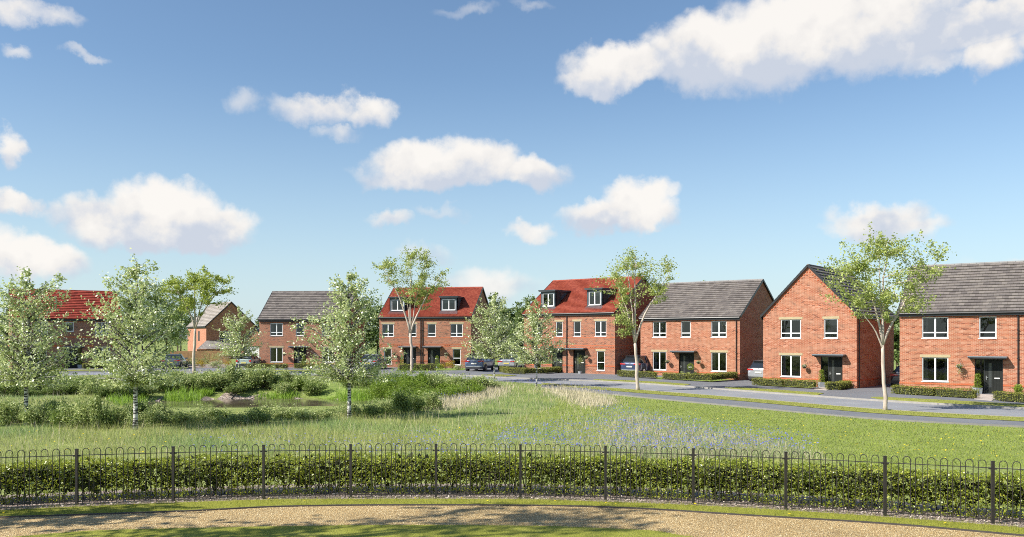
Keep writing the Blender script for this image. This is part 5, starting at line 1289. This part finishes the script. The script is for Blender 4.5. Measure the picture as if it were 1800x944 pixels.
# trees beyond the houses
def back(x, Yd, H, r, seed, label, group, lm=L_BACK, n=3800):
    X = (x-CX)*Yd/FX; cr = [(0, H*.55, r, H*.30), (r*.4, H*.68, r*.7, H*.24), (-r*.45, H*.62, r*.7, H*.25), (0, H*.82, r*.5, H*.16), (0, H*.34, r*.95, H*.22)]
    return tree(0, 0, H, label, 'tree', 'back', cr, seed, lm, BK_DARK, n, .26, group, .16, .22, world=(X, Yd, float(zg(X, Yd))))
GS = 'white flowering plants in the front beds'
GB1 = 'trees behind the gap between the two pairs of townhouses'; GB0 = 'trees behind the dark brick house on the left'; GB2 = 'trees behind the two middle houses'
for i, (x, Yd, H, r) in enumerate([(868,118,9.6,1.7),(884,128,8.0,2.6),(900,120,8.2,2.2),(916,126,9.0,2.3),(930,118,9.4,2.1),(942,130,7.6,2.4),(855,112,7.0,1.8),(895,112,6.2,2.2),(918,108,5.8,2.0)]): back(x, Yd, H, r, 300+i, 'dark leafy tree showing between the two pairs of townhouses', GB1)
for i, (x, Yd, H, r) in enumerate([(274,172,15.0,4.4),(298,180,14.6,4.8),(250,170,13.4,4.4),(318,184,12.6,4.4),(232,168,12.0,4.2),(292,165,9.8,4.0),(312,190,11.0,4.4)]): back(x, Yd, H, r, 320+i, 'dark leafy tree behind the dark brick house and the left birches', GB0, n=4600)
for i, (x, Yd, H, r) in enumerate([(622,122,8.8,3.0),(644,126,9.6,3.0),(664,124,8.2,2.6),(606,130,8.0,2.6)]): back(x, Yd, H, r, 340+i, 'leafy tree in the gap left of the farther townhouses', GB2, n=4200)
back(1238, 92, 9.6, 1.6, 351, 'dark tree top just above the grey roof of the wide house', None); back(1577, 78, 6.5, 1.2, 352, 'green tree in the narrow gap beside the rightmost house', None)
back(12, 112, 8.0, 2.6, 353, 'leafy tree behind the left end of the dark brick house', None); back(452, 135, 6.0, 2.0, 354, 'small tree behind the garage', None)
# tall trees left of the viewer whose shade lies across the gravel path
def shade(X, Y, H, r, hb, seed):
    cr = [(0, hb, r, r*.55), (r*.6, hb+.5, r*.6, r*.45), (-r*.5, hb-.2, r*.6, r*.5), (0, hb+r*.5, r*.6, r*.4)]
    return tree(0, 0, H, 'tall tree left of the view that shades the path and the hedge', 'tree', 'back', cr, seed, L_BACK, BK_DARK, 800, .22, 'trees whose shade falls on the path', .2, .3, world=(X, Y, 0))
for a in [(-14.2,10.6,10.0,2.3,8.0,402),(-15.6,13.2,8.5,1.5,6.6,403),(-12.6,10.2,14.5,2.2,12.0,404),(-18.5,17.5,8.0,1.8,6.0,405)]: shade(*a)

# ------------------------------------------------------------------ cars
def paint(name, c, metal=.4): return plain(name, c, .28, metal, .6, var=.04, coat=.8)
TYRE = plain('tyre_rubber', (.02,.02,.02,1), .8); RIM = plain('alloy_rim', (.5,.5,.52,1), .3, metal=.8); CGL = plain('car_glass', (.02,.025,.03,1), .05, spec=.9, var=.02)
LRED = plain('tail_light_red', (.45,.02,.02,1), .2); LCLR = plain('head_light_clear', (.75,.77,.8,1), .15); PLATE = plain('rear_plate', (.75,.62,.16,1), .5, var=.02); PLATW = plain('pale_plate', (.78,.76,.62,1), .5, var=.02); TRIM = plain('car_trim', (.03,.03,.033,1), .5)
def car(x, y, head, label, col, style, base_lift=.05, plate=PLATE):
    X, Y, z = pg(x, y)
    L, Wd, H = {'saloon': (4.5, 1.82, 1.42), 'suv': (4.4, 1.86, 1.62), 'mini': (3.8, 1.72, 1.41)}[style]
    e = empty('parked_car', (X, Y, z+base_lift), R(-head), label, 'car', 'cars parked beside the houses')
    hw = Wd/2
    # local y forward, the tail at y=0; stations: (y, half width factor, belt height, roof height or None)
    if style == 'saloon':
        st = [(0,.80,.62,.84),(.05,.90,.80,.98),(.35,.96,.88,1.03),(.95,.99,.90,1.02),(1.5,1,.90,1.0),(2.6,1,.88,.98),(3.1,.99,.84,.96),(3.9,.96,.72,.86),(4.35,.88,.60,.74),(4.5,.76,.5,.60)]
        gh = [(.62,.985,1.02,.99),(1.25,1.40,.72,.95),(2.2,1.42,.74,.95),(3.2,.97,.90,.99)]
    elif style == 'suv':
        st = [(0,.82,.72,.92),(.05,.93,.95,1.05),(.25,.97,1.0,1.07),(1.0,1,1.0,1.06),(1.6,1,.98,1.05),(2.8,1,.97,1.04),(3.2,.99,.96,1.04),(3.9,.96,.86,.97),(4.28,.88,.74,.86),(4.4,.78,.6,.70)]
        gh = [(.12,1.04,.86,.97),(.62,1.56,.74,.95),(2.3,1.60,.76,.95),(3.2,1.03,.90,.98)]
    else:
        st = [(0,.82,.62,.82),(.05,.92,.84,.92),(.22,.97,.90,.95),(.8,1,.90,.95),(1.5,1,.90,.95),(2.5,1,.89,.94),(2.85,.99,.88,.94),(3.4,.95,.80,.88),(3.7,.88,.66,.78),(3.8,.78,.5,.6)]
        gh = [(.14,.94,.86,.97),(.45,1.36,.78,.96),(2.0,1.40,.78,.96),(2.72,.93,.90,.98)]
    V = []; F = []
    for (yy, f, belt, top) in st:
        w_ = hw*f; V += [(-w_*.92, yy, .22), (-w_, yy, .42), (-w_, yy, belt*.82), (-w_*.96, yy, belt), (-w_*.60, yy, top), (w_*.60, yy, top), (w_*.96, yy, belt), (w_, yy, belt*.82), (w_, yy, .42), (w_*.92, yy, .22)]
    k = 10
    for i in range(len(st)-1):
        for j in range(k): F.append((i*k+j, i*k+(j+1) % k, (i+1)*k+(j+1) % k, (i+1)*k+j))
    m = MB(); m.v = V; m.f = F+[tuple(range(k))[::-1], tuple(range((len(st)-1)*k, len(st)*k))]; m.m = [0]*len(m.f)
    body = m.build('body', col, e, smooth=False)
    bv = body.modifiers.new('b', 'BEVEL'); bv.width = .03; bv.segments = 2; bv.limit_method = 'ANGLE'; bv.angle_limit = R(25)
    def topz(yy): return np.interp(yy, [s[0] for s in st], [s[3] for s in st])
    def wat(yy): return hw*np.interp(yy, [s[0] for s in st], [s[1] for s in st])
    V = []; nG = len(gh)
    for (yy, zt, wf, _) in gh:
        w0 = wat(yy)*.93; V += [(-w0, yy, topz(yy)-.08), (-hw*wf*.93, yy, zt), (hw*wf*.93, yy, zt), (w0, yy, topz(yy)-.08)]
    m = MB(); m.v = V
    for i in range(nG-1):
        for j in range(3): m.f.append((i*4+j, i*4+j+1, (i+1)*4+j+1, (i+1)*4+j)); m.m.append(0)
    m.f += [(0, 1, 2, 3)[::-1], tuple((nG-1)*4+q for q in (0, 1, 2, 3))]; m.m += [0, 0]
    m.build('cabin_glass', CGL, e)
    m = MB(); a, b = gh[1], gh[2]; wa, wb = hw*a[2]*.95, hw*b[2]*.95
    m.v = [(-wa, a[0]-.06, a[1]-.01), (wa, a[0]-.06, a[1]-.01), (wb, b[0]+.06, b[1]-.01), (-wb, b[0]+.06, b[1]-.01), (-wa*.94, a[0], a[1]+.035), (wa*.94, a[0], a[1]+.035), (wb*.94, b[0], b[1]+.035), (-wb*.94, b[0], b[1]+.035)]
    m.f = [(3,2,1,0),(4,5,6,7),(0,1,5,4),(1,2,6,5),(2,3,7,6),(3,0,4,7)]; m.m = [0]*6; m.build('roof_panel', col, e)
    m = MB()
    for sg in (-1, 1):
        for i in (0, 2):
            p = [Vector(V[i*4+(0 if sg < 0 else 3)]), Vector(V[i*4+(1 if sg < 0 else 2)]), Vector(V[(i+1)*4+(1 if sg < 0 else 2)]), Vector(V[(i+1)*4+(0 if sg < 0 else 3)])]
            m.bar(p[0] if i == 0 else p[3], p[1] if i == 0 else p[2], .07, .07)
        ym = (gh[1][0]+gh[2][0])/2; m.bar((sg*wat(ym)*.94, ym, topz(ym)-.05), (sg*hw*.72, ym, gh[1][1]-.0), .05, .06)
    m.build('pillars', col if style != 'mini' else TRIM, e)
    for yy in (.78, L-.82):
        for sg in (-1, 1):
            arch = MB(); arch.tube([(sg*(hw-.20), yy, .33), (sg*(hw+.004), yy, .33)], .385, 18); arch.build('wheel_arch', TRIM, e)
            wv = MB(); wv.tube([(sg*(hw-.21), yy, .32), (sg*(hw-.03), yy, .32), (sg*(hw+.012), yy, .32)], [.325, .325, .295], 20); wo = wv.build('wheel', TYRE, e)
            rv = MB(); rv.tube([(sg*(hw+.013), yy, .32), (sg*(hw+.022), yy, .32)], .21, 14); rv.build('rim', RIM, wo)
    yb = -.02; zl = {'saloon': .82, 'suv': .93, 'mini': .74}[style]
    for sg in (-1, 1):
        m = MB()
        if style == 'mini': m.tube([(sg*hw*.78, .10, zl), (sg*hw*.78, -.035, zl)], .115, 10)
        else: m.box(sg*hw*.42, -.015, zl-.05, sg*hw*.86, .12, zl+.06); m.box(sg*hw*.84, .02, zl-.05, sg*hw*.975, .30, zl+.06)
        m.build('tail_light', LRED, e)
        m = MB(); m.box(sg*hw*.55, L-.14, .60, sg*hw*.84, L-.02, .70); m.build('head_light', LCLR, e)
        m = MB(); ym = gh[3][0]-.35; m.box(sg*(hw-.02), ym, .93, sg*(hw+.19), ym+.12, 1.07); m.build('mirror', col, e)
    m = MB(); m.box(-.26, -.035, zl-.24 if style != 'suv' else .66, .26, -.012, zl-.13 if style != 'suv' else .77); m.build('number_plate', plate, e)
    m = MB(); m.box(-hw*.86, -.045, .24, hw*.86, .12, .44); m.build('bumper', TRIM, e)
    m = MB(); m.box(-hw*.7, -.02, zl+.03, hw*.7, .0, zl+.045); m.box(-.08, -.02, zl+.05, .08, -.01, zl+.10); m.build('badge_strip', CHROME, e)
    if style == 'mini':
        m = MB(); m.tube([(-.45, .1, 1.08), (.45, .1, 1.08)], .03, 6); m.build('trim_bar', CHROME, e)
    if style == 'suv':
        m = MB(); m.box(-hw*.66, .44, 1.555, hw*.66, .72, 1.60); m.build('spoiler', TRIM, e)
        m = MB(); m.box(-hw*.8, -.055, .40, hw*.8, -.046, .47); m.build('bumper_trim', CHROME, e)
    return e
car(299, 649.6, -10, 'dark grey saloon parked facing away, left of the tall pale trunk', paint('dark_grey_paint', (.14,.16,.19,1)), 'saloon')
car(428, 648.4, 0, 'small pale green hatchback parked in front of the white garage door', paint('pale_green_paint', (.42,.50,.44,1), .1), 'mini')
car(646, 651.0, 5, 'silver grey car behind the broad birch, left of the farther townhouses', paint('silver_grey_paint', (.46,.47,.49,1)), 'saloon')
car(833, 653.8, 14, 'dark blue sports utility car beside the farther townhouses', paint('dark_blue_paint', (.10,.13,.21,1)), 'suv', plate=PLATW)
car(890, 651.5, 11, 'silver saloon behind the curved hedge, left of the nearer townhouses', paint('silver_paint', (.50,.51,.53,1)), 'saloon')
car(1106.5, 660.7, 37.4, 'deep blue car in the drive between the nearer townhouses and the wide house', paint('deep_blue_paint', (.045,.065,.14,1)), 'suv', plate=PLATW)
car(1333, 672.5, 39, 'silver sports utility car half hidden by the gable fronted house', paint('silver_suv_paint', (.42,.43,.45,1)), 'suv', plate=PLATW)
car(1588.5, 681.5, 36, 'dark car with a red light just showing beside the rightmost house', paint('charcoal_paint', (.06,.065,.075,1)), 'saloon')
# rust-coloured garden pots beside the small hatchback
for i, x in enumerate((447.5, 452.5)):
    X, Y, z = pg(x, 645); e = empty('potted_plant', (X, Y, z+.06), 0, ['reddish leafy potted plant right of the small hatchback', 'reddish potted plant nearest the brown brick house wall'][i], 'potted plant', None)
    m = MB(); m.lathe([(.18, 0), (.26, .4), (.24, .4)], n=10); m.build('pot', plain('terracotta', (.22,.07,.035,1), .8), e)
    rg = np.random.default_rng(i); C = rg.normal(size=(260, 3))*np.array([.22, .22, .22]); C[:, 2] += .72; leaves(rg, C, .09, 'foliage', leafmat('red_leaf', [(.16,.05,.03,1), (.22,.10,.05,1), (.12,.12,.05,1)]), e)
